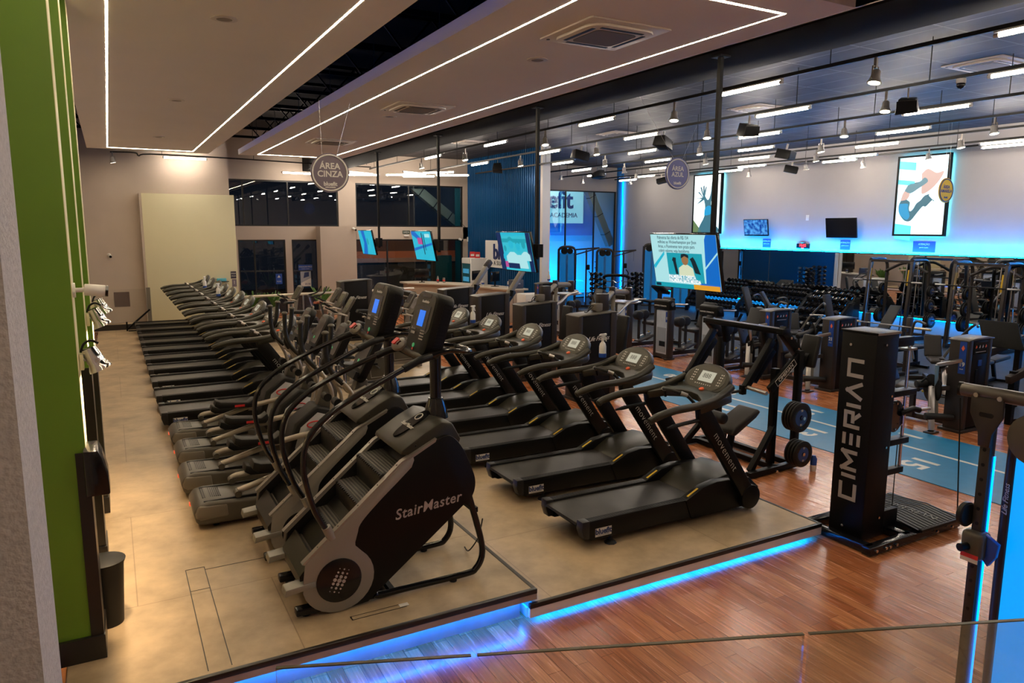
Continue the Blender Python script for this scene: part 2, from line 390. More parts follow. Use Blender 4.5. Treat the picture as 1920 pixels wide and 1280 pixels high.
# roof joists in the dark gaps
for k in range(11):
    y = 3.0 + 2.1 * k
    t = thing('roof_joist', f'dark steel joist in the ceiling gap, {nth(k)}', 'joist', (0, 0, 0), 0, 'joists above the ceiling panels')
    MB().bar((-1.5, y, 5.75), (6.2, y, 5.75), .05, .07).obj('bottom_chord', 'blackmat', t)
    MB().bar((-1.5, y, 6.3), (6.2, y, 6.3), .05, .07).obj('top_chord', 'blackmat', t)
    b = MB()
    for j in range(8): b.bar((-1.4 + .95 * j, y, 5.75), (-.93 + .95 * j, y, 6.3), .03, .03).bar((-.93 + .95 * j, y, 6.3), (-.45 + .95 * j, y, 5.75), .03, .03)
    b.obj('web', 'blackmat', t)
t = thing('gap_led', 'blue light strip hidden in the gap above the ceiling panels', 'light strip', (0, 0, 0))
MB().box(2.42, 2.46, 2, 21.5, 5.15, 5.17).obj('strip', 'gapled', t)
# ---- upper and lower windows
def window(name, x0, x1, z0, z1, y, mull, m='glass', fr=.05):
    root = bpy.data.objects.new(name, None); COL.objects.link(root); struct(root)
    b = MB(); b.box(x0, x1, y - .03, y + .03, z1 - fr, z1).box(x0, x1, y - .03, y + .03, z0, z0 + fr)
    for x in (x0 + fr / 2, x1 - fr / 2, *mull): b.box(x - fr / 2, x + fr / 2, y - .03, y + .03, z0 + fr, z1 - fr)
    b.obj('frame', 'winframe', root)
    xs = [x0, *mull, x1]
    for a, c in zip(xs, xs[1:]): MB().box(a + fr / 2, c - fr / 2, y - .004, y + .004, z0 + fr, z1 - fr).obj('pane', m, root)
    return root
WY = YF + .08
window('window_1', 3.32, 7.45, 3.07, 4.66, WY, (4.15, 5.66))
window('window_2', 8.1, 12.46, 3.07, 4.66, WY, (9.0, 10.2, 11.5))
window('door_1', 3.9, 5.5, .0, 2.6, WY, (4.45,))
window('door_2', 5.72, 6.72, 0, 2.6, WY, ())
window('door_3', 7.9, 12.46, 0, 2.6, WY, (9.3, 10.9))
window('window_3', 16.2, 20.0, .0, 4.66, WY, (17.36, 18.84))
o = tag(MB().box(11.4, 12.1, WY + .25, WY + .29, 0, 1.95).obj('entrance_gate', mat('teal_glass', (.05, .30, .30), .3)), 'pale teal glass gate leaf behind the street doors, left of the drinks fridge', 'gate')
t = thing('teal_jamb_panel', 'narrow teal lit panel at the right end of the street doors and window', 'panel'); MB().box(12.2, 12.42, WY + .10, WY + .14, 0, 4.6).obj('panel', mat('teal_panel', (.04, .30, .36), .4), t)
# ---- outside, seen through the glass
o = MB().box(-6, 30, YF + .3, 40, -.3, -.2).obj('ground_outside', mat('night_asphalt', (.03, .03, .03), .9)); struct(o)
t = thing('neighbour_building', 'low brick building across the street behind the glass doors', 'building', (0, 0, 0))
MB().box(9.6, 16.5, 36, 37, 1.52, 2.75).obj('upper_wall', mat('unlit_brick', (.07, .028, .016), .8), t); MB().box(9.6, 16.5, 36.0, 37, -.2, 1.3).obj('lower_wall', mat('dark_render', (.03, .034, .03), .8), t); MB().box(9.6, 16.5, 35.9, 36, 1.52, 1.86).obj('lit_brick_band', mat('lit_brick', (.5, .17, .07), .8), t); MB().box(9.6, 16.5, 35.85, 37, 1.3, 1.52).obj('pale_band', mat('pale_render', (.35, .25, .2), .8), t)  # lamplight put into the colour: one brick, bright in the band, dark above
MB().box(9.6, 16.5, 35.6, 37.2, 2.75, 2.95).obj('roof', 'voidblack', t)
t = thing('side_facade', 'cyan lit facade seen through the tall windows at the far right', 'facade', (0, 0, 0))
MB().box(15.2, 24.5, 31, 31.3, -.2, 7.5).obj('wall', mat('pale_facade', (.30, .42, .52), .8), t)
MB().box(16.4, 21.6, 30.9, 31, 2.7, 5.9).obj('sign_frame', 'bluepaint', t); MB().box(16.8, 20.95, 30.8, 30.9, 3.3, 5.5).obj('sign_board', emit('backlit_sign_board', (.35, .85, 1.), .55, '#607078'), t)
text('bluefit', 1.2, (18.9, 30.78, 4.4), (1, 0, 0), (0, 0, 1), 'bluetext', t, 'lettering', .02, bold=.025, space=.95)
text('A SUA ACADEMIA', .32, (19.3, 30.78, 3.68), (1, 0, 0), (0, 0, 1), 'bluetext', t, 'lettering', .01)
for nm, lab, a, c in (('brace', 'pale diagonal steel brace outside the upper windows', (10.55, 27.6, 4.75), (12.6, 27.6, 3.2)), ('brace', 'pale diagonal steel brace outside the tall windows, rising to the left', (18.9, 27.6, 5.0), (20.3, 27.6, 2.3)), ('brace', 'pale diagonal steel brace outside the tall windows, rising to the right', (15.6, 27.9, 3.0), (17.2, 27.9, 5.1))):
    t = thing('diagonal_frame_' + nm, lab, 'beam', (0, 0, 0)); MB().bar(a, c, .3, .34).obj('beam', 'truss', t)
    av, cv = Vector(a), Vector(c)
    for f in (.2, .5, .8):
        p = av.lerp(cv, f); d = (cv - av).normalized() * .02; MB().bar(p - d, p + d, .31, .35).obj('joint_plate', 'winframe', t)
# ================================================================ right wall: mirrors, glow, posters
for k, (ya, yb) in enumerate(((18.2, 20.9), (15.4, 18.18), (12.6, 15.38), (9.8, 12.58), (7.0, 9.78), (4.2, 6.98))):
    o = MB().box(XR - .035, XR - .01, ya, yb, .56, 2.30).obj('wall_mirror', 'mirror')
    tag(o, f'large wall mirror, {"first" if k == 0 else ORD[k]} from the window corner, behind the weights', 'mirror', 'mirrors along the weights wall')
t = thing('mirror_light', 'blue light strip lying along the top of the mirrors', 'light strip', (0, 0, 0))
MB().box(XR - .24, XR - .01, 3.2, 21.0, 2.30, 2.33).obj('ledge', 'woodtrim', t); MB().box(XR - .21, XR - .19, 3.3, 20.9, 2.331, 2.342).obj('led_strip', 'cyanled', t)
t = thing('mirror_base_light', 'blue light strip under the mirrors shining on the kick board', 'light strip', (0, 0, 0))
MB().box(XR - .22, XR - .02, 3.2, 24.5, .53, .56).obj('ledge', 'woodtrim', t); MB().box(XR - .20, XR - .18, 3.3, 24.3, .518, .53).obj('led_strip', 'kickled', t)
o = MB().box(XR - .02, XR, 3.2, 26.6, 0, .09).obj('baseboard_right', 'woodtrim'); struct(o)
t = thing('corner_light', 'vertical cyan light strip in the corner beside the tall windows', 'light strip', (0, 0, 0))
MB().box(XR - .09, XR - .06, YF - .17, YF - .14, .01, 5.2).obj('led_strip', 'cornerled', t)
def poster(lab, y0, y1, z0, z1, kind):
    t = thing('lightbox_poster', lab, 'poster', (0, 0, 0)); X = XR - .20
    f = MB(); f.box(X, X + .12, y0, y1, z0, z0 + .05).box(X, X + .12, y0, y1, z1 - .05, z1).box(X, X + .12, y0, y0 + .05, z0 + .05, z1 - .05).box(X, X + .12, y1 - .05, y1, z0 + .05, z1 - .05)
    f.obj('frame', 'blackmat', t)
    b = MB().box(XR - .07, XR - .05, y0 + .04, y1 - .04, z0 + .04, z0 + .055); b.box(XR - .07, XR - .05, y0 + .04, y1 - .04, z1 - .055, z1 - .04)
    b.box(XR - .07, XR - .05, y0 + .04, y0 + .055, z0 + .06, z1 - .06).box(XR - .07, XR - .05, y1 - .055, y1 - .04, z0 + .06, z1 - .06); b.obj('halo_led', 'backled', t)
    MB().box(X + .03, X + .1, y0 + .05, y1 - .05, z0 + .05, z1 - .05).obj('picture', M['post' + kind], t)
    # printed figure: flat pieces on the picture, u across (towards the camera), v up
    W, H = y1 - y0 - .1, z1 - z0 - .1
    def pc(name, pts, m, k):
        MB().slab(smooth2([(u * W, v * H) for u, v in pts], 3) if name not in ('print_ray', 'print_floor') else [(u * W, v * H) for u, v in pts], (X + .03 - .002 * k, y1 - .05, z0 + .05), (0, -1, 0), (0, 0, 1), .002).obj(name, m, t)
    if kind == 'A':
        pc('print_figure', ((.18, .0), (.26, .12), (.42, .28), (.44, .45), (.40, .55), (.36, .62), (.42, .64), (.50, .58), (.57, .58), (.64, .70), (.66, .86), (.70, .98), (.76, .99), (.75, .86), (.73, .70), (.66, .53), (.68, .44), (.70, .30), (.80, .14), (.95, .08), (.95, .0)), M['inkteal'], 1)
        pc('print_top', ((.42, .30), (.44, .42), (.58, .47), (.70, .42), (.68, .33), (.55, .30)), M['inkblue'], 2)
        for i, (u, v) in enumerate(((.12, .50), (.10, .60), (.16, .70), (.24, .78), (.34, .80), (.42, .78))): pc('print_hair', ((.36, .62), (u, v), (u + .05, v + .01), (.40, .58)), M['inkteal'], 2)
        pc('print_floor', ((0, 0), (0, .22), (.2, .10), (.35, .0)), M['inkgreen'], 1)
    else:
        pc('print_body', ((.72, .80), (.55, .74), (.45, .68), (.25, .66), (.16, .58), (.10, .46), (.05, .38), (.07, .28), (.16, .20), (.24, .17), (.33, .18), (.44, .27), (.55, .36), (.62, .36), (.74, .44), (.78, .42), (.66, .50), (.70, .52), (.58, .50), (.50, .44), (.42, .40), (.36, .33), (.30, .30), (.27, .34), (.28, .42), (.20, .46), (.22, .52), (.33, .55), (.45, .60), (.60, .66), (.75, .74)), M['inkteal'], 1)
        pc('print_skin', ((.08, .44), (.14, .56), (.26, .54), (.22, .46)), M['inkskin'], 2)
        pc('print_trousers', ((.07, .40), (.06, .30), (.14, .23), (.24, .19), (.30, .24), (.25, .34), (.24, .40)), M['inkblue'], 3)
        pc('print_hair', ((.48, .78), (.60, .84), (.78, .78), (.92, .80), (.86, .70), (.70, .58), (.52, .52), (.50, .62)), M['inkskin'], 2)
        pc('print_sleeve', ((.26, .655), (.16, .58), (.28, .54), (.50, .62), (.62, .68), (.55, .73), (.44, .67)), M['inkgrey'], 4)
        for i, (v, h) in enumerate(((.96, .10), (.72, .06), (.14, .2))): pc('print_ray', ((0, v), (.35, v - .03), (.35, v - .03 - h), (0, v - h)), M['inkcyan'], 1)
    return t
def emis2(name, c1, c2, s, sc):
    m = bpy.data.materials.new(name); N, L, b = nodes(m); tc = N.new('ShaderNodeTexCoord'); n = N.new('ShaderNodeTexNoise'); setp(n, Scale=sc, Detail=3.)
    L.new(tc.outputs['Object'], n.inputs['Vector']); r = N.new('ShaderNodeValToRGB'); r.color_ramp.elements[0].position = .35; r.color_ramp.elements[1].position = .65
    r.color_ramp.elements[0].color = lin(c1); r.color_ramp.elements[1].color = lin(c2); L.new(n.outputs['Fac'], r.inputs[0]); L.new(r.outputs[0], b.inputs['Emission Color']); setp(b, **{'Emission Strength': s, 'Base Color': (0, 0, 0, 1), 'Roughness': .3}); return m
M['postA'] = emis2('lightbox_print_pale', '#cfeef0', '#ffffff', 1.5, 1.2); M['postB'] = emis2('lightbox_print_cyan', '#9fe6f2', '#ffffff', 1.5, 1.1)
for n, c, s in (('inkteal', '#3f7384', .8), ('inkblue', '#1f8fc0', 1.), ('inkgreen', '#6f8a5c', .7), ('inkskin', '#c9a69c', 1.), ('inkgrey', '#5f8b98', .9), ('inkcyan', '#58d5ee', 1.2)): M[n] = emit(n + '_print', lin(c)[:3], s)
poster('tall backlit dancer poster near the window corner, arm raised', 20.5, 22.0, 2.86, 5.1, 'A')
poster('large backlit poster of a dancer bending backwards, beside the yellow sign', 12.03, 13.55, 2.85, 5.1, 'B')
# ---- wall screens, clock, notices
def scr_pieces(t, org, ex, ey, W, H, L):
    k = 1
    for nm, pts, m in L:
        n = Vector(ex).normalized().cross(Vector(ey).normalized())
        MB().slab([(u * W, v * H) for u, v in pts], Vector(org) + n * (.0012 * k), ex, ey, .001).obj(nm, m, t); k += 1
def rc(a, b, c, d): return ((a, b), (c, b), (c, d), (a, d))
for n, c, s in (('scrcyan', '#1fb4d0', .75), ('scrpale', '#b4ecf0', .66), ('scrmid', '#0a6fd0', .65), ('scrdeep', '#084a9c', .7), ('scrorange', '#d9972a', .8), ('scrwhite', '#ffffff', .75), ('scrink', '#0d3a58', .4), ('scrteal', '#1597a8', .8), ('scrskin', '#a8794e', .6), ('scrhair', '#16303c', .4), ('scrshirt', '#dfe8c6', .65), ('scrpink', '#b24a8c', .8), ('scraqua', '#35c4d8', .66), ('scrnavy', '#062a5e', .6)): M[n] = emit(n + '_picture', lin(c)[:3], s)
def tv_flat(lab, y0, y1, z0, z1, on):
    t = thing('wall_television', lab, 'television', (0, 0, 0))
    a = Matrix.Translation((XR - .22, (y0 + y1) / 2, (z0 + z1) / 2)) @ Matrix.Rotation(R(-9), 4, 'Y')
    W, H = y1 - y0, z1 - z0
    MB().cbox((0, 0, 0), (.05, W, H)).xf(a).obj('casing', 'blackgloss', t, .006)
    MB().cbox((-.027, 0, .01), (.004, W - .04, H - .06)).xf(a).obj('screen', M['wtv'] if on else M['blackgloss'], t)
    MB().bar((XR - .2, (y0 + y1) / 2, (z0 + z1) / 2), (XR, (y0 + y1) / 2, (z0 + z1) / 2), .1, .1).obj('bracket', 'blackmat', t)
M['wtv'] = emis2('crowd_picture', '#0a3f9c', '#58a8f0', .8, 9)
tv_flat('small lit wall television with a blue picture above the mirrors', 18.15, 19.25, 2.80, 3.38, True)
tv_flat('switched off black wall television above the mirrors', 14.7, 15.8, 2.77, 3.39, False)
t = thing('digital_clock', 'small red digit wall clock above the mirrors between the two wall televisions', 'clock', (0, 0, 0))
MB().box(XR - .06, XR, 16.55, 17.05, 2.40, 2.56).obj('case', 'blackgloss', t, .005); text('10:02', .13, (XR - .062, 16.8, 2.50), (0, -1, 0), (0, 0, 1), 'redled', t, 'digits', .001); text('18:40', .05, (XR - .062, 16.8, 2.42), (0, -1, 0), (0, 0, 1), 'redled', t, 'digits', .001)
MB().lathe([(.07, 0), (.09, .02), (.05, .06)], (XR - .05, 16.8, 2.58)).obj('siren_lamp', 'silver', t)
for y0, y1, lab in ((18.2, 18.55, 'square blue notice on the wall under the lit wall television'), (15.05, 15.4, 'square blue notice on the wall under the dark wall television'), (12.35, 13.0, 'wide blue notice on the wall under the bending dancer poster')):
    t = thing('wall_notice', lab, 'sign', (0, 0, 0)); MB().box(XR - .012, XR, y0, y1, 2.40, 2.70).obj('plate', 'bluelabel', t)
    text('ATENÇÃO', .07, (XR - .013, (y0 + y1) / 2, 2.62), (0, -1, 0), (0, 0, 1), 'letter', t); text('guarde os pesos', .04, (XR - .013, (y0 + y1) / 2, 2.53), (0, -1, 0), (0, 0, 1), 'letter', t)
t = thing('wall_socket', 'white socket plate on the grey wall left of the dark wall television', 'socket', (0, 0, 0)); MB().box(XR - .01, XR, 16.66, 16.78, 3.32, 3.5).obj('plate', 'white', t, .003)
# ================================================================ HANGING TELEVISIONS
def hung_tv(lab, yc, yp, W, H, pieces, xc=6.36, tilt=12, zt=2.94):
    t = thing('hanging_television', lab, 'television', (0, 0, 0))
    s, c = math.sin(R(tilt)), math.cos(R(tilt)); ey = Vector((-s, 0, c)); ex = Vector((0, -1, 0)); nn = ex.cross(ey)
    top = Vector((xc - .16, yc, zt)); org = top - ey * H + Vector((0, W / 2, 0))
    MB().slab([(-.012, -.012), (W + .012, -.012), (W + .012, H + .012), (-.012, H + .012)], org - nn * .05, ex, ey, .049).obj('casing', 'blackgloss', t, .004)
    MB().slab([(0, 0), (W, 0), (W, H), (0, H)], org - nn * .001, ex, ey, .002).obj('screen', pieces[0], t)
    scr_pieces(t, org + nn * .001, ex, ey, W, H, pieces[1])
    MB().bar((xc + .03, yp, zt - .45), (xc + .03, yp, 5.0), .05, .05, (1, 0, 0)).obj('pole', 'blackmat', t)
    MB().cbox((xc + .03, yp, 4.99), (.16, .16, .02)).obj('ceiling_plate', 'blackmat', t); MB().cbox((xc + .02, yp, zt - .3), (.10, .3, .22)).obj('bracket', 'blackmat', t)
    return t, org + nn * .006, ex, ey
def head(u, v, r, asp=1.): return [(u + r * math.cos(k * R(30)) * .62, v + r * asp * math.sin(k * R(30)) * 1.2) for k in range(12)]
def bust(u, v, s): return ((u - .16 * s, v - .42 * s), (u - .15 * s, v - .22 * s), (u - .05 * s, v - .13 * s), (u + .05 * s, v - .13 * s), (u + .15 * s, v - .22 * s), (u + .17 * s, v - .42 * s))
t, org, ex, ey = hung_tv('nearest hanging television, football news with four lines of text on a pale screen', 6.97, 6.62, 1.18, .68, (M['scrpale'], [
    ('picture_shape', ((.70, 0), (1, 0), (1, 1), (.86, 1), (.74, .62)), M['scrmid']), ('picture_shape', ((.80, .36), (1, .66), (1, .70), (.80, .40)), M['scrpale']), ('picture_shape', ((.02, .34), (.20, .62), (.20, .68), (.0, .40)), M['scrcyan']),
    ('picture_shape', ((.72, .12), (.80, .12), (.84, 1), (.70, 1)), M['scrpale']), ('picture_photo', rc(.24, .12, .78, .66), M['scrteal']), ('picture_figure', bust(.52, .54, .72), M['scrshirt']), ('picture_figure', head(.52, .54, .085), M['scrskin']), ('picture_figure', ((.46, .56), (.47, .64), (.52, .655), (.58, .63), (.58, .57), (.52, .61)), M['scrhair']),
    ('picture_figure', ((.36, .26), (.335, .50), (.32, .52), (.34, .58), (.385, .57), (.38, .50), (.40, .26)), M['scrhair']), ('picture_figure', ((.66, .30), (.62, .50), (.60, .56), (.65, .60), (.68, .53), (.74, .28)), M['scrhair']), ('picture_caption', rc(.25, .13, .70, .24), M['scrteal']),
    ('picture_bar', rc(0, .0, .62, .085), M['scrteal']), ('picture_bar', rc(.62, .0, 1, .09), M['scrorange']), ('picture_bar', rc(.02, .015, .10, .07), M['scrink'])]))
for i, s in enumerate(('Palmeiras faz oferta de R$ 154', 'milhões ao Wolverhampton por Jhon', 'Arias, e Fluminense tem prazo para', 'cobrir valores; veja bastidores')):
    text(s, .060, org + Vector((0, -.155, 0)) + ey * (.645 - .056 * i) + ex.cross(ey) * .016, ex, ey, 'scrink', t, 'headline', .0005, 'LEFT', sx=.78)
for i, s in enumerate(('PALMEIRAS X OFERTA', 'PALMEIRAS BATE MEXIDA')): text(s, .062, org + Vector((0, -.30, 0)) + ey * (.145 - .05 * i) + ex.cross(ey) * .018, ex, ey, 'scrwhite', t, 'caption', .0005, 'LEFT', sx=.8, bold=.002)
t, org, ex, ey = hung_tv('second hanging television, cyan picture of several faces in a crowd', 11.32, 10.78, 1.2, .68, (M['scraqua'], [
    ('picture_shape', rc(0, .0, .14, 1.), M['scrnavy']), ('picture_shape', rc(.88, .0, 1., 1.), M['scrnavy']), ('picture_shape', rc(.14, .74, .88, .84), M['scrteal']), ('picture_shape', rc(.14, .92, .88, 1), M['scrcyan']),
    ('picture_figure', bust(.22, .55, .6), M['scrcyan']), ('picture_figure', head(.22, .58, .07), M['scrteal']), ('picture_figure', bust(.42, .66, 1.3), M['scrpale']), ('picture_figure', head(.42, .72, .12), M['scrcyan']), ('picture_figure', ((.34, .76), (.36, .88), (.43, .9), (.50, .84), (.49, .76), (.42, .80)), M['scrteal']), ('picture_figure', bust(.64, .58, 1.2), M['scrpale']), ('picture_figure', head(.63, .66, .11), M['scrcyan']), ('picture_figure', ((.56, .70), (.58, .80), (.64, .82), (.70, .77), (.70, .70), (.63, .75)), M['scrteal']), ('picture_figure', bust(.82, .62, .8), M['scrpale']), ('picture_figure', head(.80, .70, .09), M['scrteal']),
    ('picture_bar', rc(.26, .06, .60, .20), M['scrnavy']), ('picture_bar', rc(.17, .08, .26, .24), M['scrpink'])]))
hung_tv('third hanging television, aqua sports court picture with a magenta patch', 15.65, 15.0, 1.15, .66, (M['scrcyan'], [('picture_shape', ((0, .40), (1, .62), (1, .55), (0, .30)), M['scrmid']), ('picture_shape', ((0, .9), (.45, .62), (.55, .7), (.2, 1), (0, 1)), M['scrmid']), ('picture_shape', rc(.28, .55, .55, .78), M['scrpink']), ('picture_shape', rc(.52, .2, .56, .95), M['scrink']), ('picture_shape', rc(.62, .35, .65, .9), M['scrink']), ('picture_shape', rc(.7, .8, .95, .92), M['scrpale'])]))
hung_tv('farthest hanging television, narrow blue picture of a swimmer', 19.8, 19.1, 1.15, .66, (M['scrcyan'], [('picture_shape', ((.1, 0), (.3, .5), (.2, 1), (.45, 1), (.5, .4), (.4, 0)), M['scrmid']), ('picture_shape', ((.5, .1), (.62, .6), (.8, .8), (.75, .3)), M['scraqua']), ('picture_figure', head(.6, .55, .12), M['scrteal'])]))
# hanging round area signs
def area_sign(lab, x, y, z, r, m, ring, ink, lines, wires):
    t = thing('area_sign', lab, 'sign', (0, 0, 0))
    MB().cyl((x, y, z), (x, y + .02, z), r, 40).obj('disc', m, t)
    b = MB(); b.tube([(x + .9 * r * math.cos(2 * math.pi * k / 40), y - .004, z + .9 * r * math.sin(2 * math.pi * k / 40)) for k in range(40)], .012 * r / .3, 6, close=True); b.obj('ring', ring, t)
    for s, sz, dz in lines: text(s, sz * r / .3, (x, y - .003, z + dz * r / .3), (1, 0, 0), (0, 0, 1), ink, t, 'lettering', .001, bold=.003)
    for dx, tx, ty, tz in wires: MB().cyl((x + dx, y + .01, z + r * .9), (tx, ty, tz), .003, 5).obj('wire', 'steel', t)
area_sign('round mauve grey hanging sign reading AREA CINZA below the ceiling panel', 3.19, 11.9, 3.88, .31, 'fabricgrey', 'letter', 'letter', (('ÁREA', .13, .10), ('CINZA', .13, -.02), ('bluefit', .085, -.17), ('A SUA ACADEMIA', .02, -.22)), ((-.12, 3.05, 11.9, 5.0), (.12, 3.55, 11.9, 5.0)))
area_sign('round slate blue hanging sign reading AREA AZUL', 10.08, 11.5, 4.11, .31, 'signblue', 'letter', 'letter', (('ÁREA', .12, .09), ('AZUL', .12, -.02), ('bluefit', .075, -.18)), ((-.1, 9.3, 11.9, 5.7), (.12, 10.25, 11.2, 5.0)))
area_sign('round yellow hanging sign reading AREA AMARELA in front of a poster', 18.82, 11.3, 4.02, .31, 'signyellow', 'bluetext', 'bluetext', (('ÁREA', .11, .08), ('AMARELA', .105, -.02), ('bluefit', .06, -.17)), ((-.1, 18.68, 11.3, 5.69), (.1, 18.80, 11.3, 5.69)))
# ================================================================ CEILING FITTINGS
TR = (8.25, 10.35, 12.40, 14.38, 16.2, 18.12, 18.92)
TN = ['over the sprint track', 'second out from the black beam', 'third out from the black beam', 'fourth out from the black beam', 'third in from the mirrored wall', 'second in from the mirrored wall', 'nearest the mirrored wall']
for x, n in zip(TR, TN):
    t = thing('conduit_rail', f'long black ceiling conduit {n}, carrying lamps', 'conduit', (0, 0, 0), 0, 'black conduits under the dark ceiling')
    zc = 5.08
    MB().bar((x, -2.6, zc), (x, 25.5, zc), .045, .045).obj('channel', 'track', t)
    for k in range(-1, 11): MB().cyl((x, 2 + 2.3 * k, zc), (x, 2 + 2.3 * k, 5.695), .007, 6).obj('drop_rod', 'track', t)
tubeproto = None
def tube_light(x, y0, y1, lab, z=5.01, along='y'):
    global tubeproto
    if tubeproto is None:
        tubeproto = thing('hanging_tube_light', '', 'tube light', (0, 0, 0))
        MB().cyl((0, -.55, 0), (0, .55, 0), .023, 10).obj('tube', 'tube', tubeproto)
        MB().box(-.02, .02, -.60, .60, .026, .045).obj('batten', 'white', tubeproto)
        MB().cyl((0, -.60, 0), (0, -.55, 0), .024, 10).obj('end_cap', 'white', tubeproto); MB().cyl((0, .55, 0), (0, .60, 0), .024, 10).obj('end_cap', 'white', tubeproto); r = tubeproto
    else: r = dup(tubeproto, (0, 0, 0))
    r.location = (x, (y0 + y1) / 2, z); r['label'] = lab; r['group'] = 'tube lights under the ceiling'; return r
TUB = ((4.0, 7.95, 11.75, 15.9, 19.75), (5.2, 9.2, 13.05, 16.9, 21.0), (3.8, 7.75, 11.6, 15.55, 19.4), (5.6, 9.65, 13.55, 17.3, 21.3), (7.6, 11.5, 15.3, 19.3, 23.0), (9.6, 13.4, 17.2, 22.5), (10.0, 14.6, 18.9, 24.6))
for x, ys, n in zip(TR, TUB, TN):
    for k, y in enumerate(ys): tube_light(x, y - .6, y + .6, f'white tube light, {nth(k)} on the conduit {n}')
for x, y, n in ((TR[0], .1, TN[0]), (TR[0], -1.8, TN[0]), (TR[1], 1.3, TN[1]), (TR[2], .0, TN[2]), (TR[3], 1.7, TN[3])): tube_light(x, y - .6, y + .6, f'unseen white tube light added on the conduit {n}, ' + ('behind the camera' if y < -1 else 'beside the camera'))  # unseen tubes added along the rows to light near floor and platform edge
for k, (x, y, dx, dy) in enumerate(((2.1, 23.45, 1, 0), (5.87, 25.9, 1, .1), (7.7, 24.75, .8, .45), (8.0, 25.5, 1.37, -.7), (9.15, 24.75, .95, -.75), (9.25, 23.75, .75, .4), (9.85, 23.1, .8, -.9), (9.95, 25.15, 1, -.6), (10.75, 24.0, 1, -.5))):
    r = tube_light(x, y, y, 'white tube light above the far left wall, over the cream partition' if k == 0 else f'white tube light in the cluster before the upper windows, {"first" if k == 1 else ORD[k - 1]} from the left', 4.98 if k == 0 else 4.86)
    r.rotation_euler = (0, 0, math.atan2(-dx, dy))
t = thing('conduit_rail', 'short black conduit crossing the far left wall under the ceiling panel', 'conduit', (0, 0, 0)); MB().tube(crv([(.2, 23.3, 5.05), (.8, 23.3, 5.06), (.9, 23.3, 4.98), (1.2, 23.3, 5.04), (3.2, 23.4, 5.04), (6.0, 24.0, 5.04), (7.9, 24.3, 5.04)], 4), .02, 6).obj('channel', 'track', t)
for x in (1.5, 4.0, 7.5): MB().cyl((x, 23.5, 5.04), (x, 23.5, 6.4), .008, 5).obj('drop_rod', 'track', t)
# spot lamps
spotproto = None
def spot(x, y, z, lab, rz=0., tilt=12):
    global spotproto
    if spotproto is None:
        r = spotproto = thing('track_spotlight', '', 'spotlight', (0, 0, 0))
        MB().bar((0, 0, .265), (0, 0, .14), .035, .03, (1, 0, 0)).obj('stem', 'silver', r)
        a = Matrix.Rotation(R(tilt), 4, 'Y')
        MB().lathe([(.035, .13), (.05, .11), (.055, .04), (.07, .0), (.085, -.02), (.085, -.03), (.07, -.03)], n=16).xf(a).obj('housing', 'lampsilver', r)
        MB().cyl((0, 0, -.031), (0, 0, -.026), .066, 16).xf(a).obj('lamp', 'bulb', r)
        MB().bar((.06, 0, .02), (.05, 0, .17), .02, .006).bar((-.06, 0, .02), (-.05, 0, .17), .02, .006).bar((-.055, 0, .165), (.055, 0, .165), .02, .006).obj('yoke', 'silver', r)
    else: r = dup(spotproto, (0, 0, 0))
    r.location = (x, y, z); r.rotation_euler = (0, 0, rz); r['label'] = lab; r['group'] = 'chrome spotlights on the conduits'; return r
SPT = ((5.95, 9.55, 13.6, 17.6, 20.62), (7.25, 11.0, 14.7, 18.4), (9.5, 13.4, 17.2), (7.85, 11.6, 15.3, 18.9, 22.6), (9.5, 13.2, 20.6, 23.9), (11.4, 15.1, 23.4), (13.8, 18.05))
for j, (x, ys, n) in enumerate(zip(TR, SPT, TN)):
    for k, y in enumerate(ys): spot(x, y, 4.79, f'chrome spotlight, {nth(k)} on the conduit {n}', R(40 * k + 25 * j))
spot(.25, 23.3, 4.79, 'chrome spotlight alone at the far left end of the short conduit, over the taupe wall', R(200))
# loudspeakers
spk = None
for k, (x, y, lab) in enumerate(((10.35, 6.9, 'black loudspeaker hung on the second conduit, beside a chrome spotlight'), (10.35, 9.95, 'black loudspeaker at the end of a tube light, hung left of the first ceiling cassette'), (14.38, 12.6, 'black loudspeaker hung over the dumbbell racks'), (18.12, 15.65, 'black loudspeaker hung high before the grey wall near the mirrors'), (10.35, 15.4, 'black loudspeaker hung before the blue corrugated wall top'), (10.35, 12.3, 'black loudspeaker hung just right of the AREA AZUL sign wire'), (10.35, 19.8, 'farthest black loudspeaker, hung near the reception'), (14.38, 20.3, 'black loudspeaker hung before the tall windows'), (18.12, 21.5, 'small black loudspeaker hung beside the AREA AZUL sign'))):
    if spk is None:
        r = spk = thing('hanging_loudspeaker', '', 'loudspeaker', (0, 0, 0))
        MB().prism([(-.15, -.11), (.15, -.09), (.11, .10), (-.11, .11)], 'y', -.19, .19).obj('cabinet', 'rubber', r, .012); MB().box(-.13, .13, -.202, -.19, -.08, .08).obj('grille', 'blackmat', r); MB().bar((0, 0, .1), (0, 0, .245), .05, .02).obj('bracket', 'steel', r)
    else: r = dup(spk, (0, 0, 0))
    r.location = (x, y, 4.80); r.rotation_euler = (R(12), 0, R(-60 + 35 * k)); r['label'] = lab; r['group'] = 'loudspeakers on the conduits'
t = thing('ceiling_dome_camera', 'tiny black and white dome camera under the second conduit', 'camera', (10.35, 6.15, 4.93)); MB().cyl((0, 0, .06), (0, 0, .12), .06).obj('base', 'white', t); MB().ball((0, 0, .04), .055).obj('dome', 'blackgloss', t)
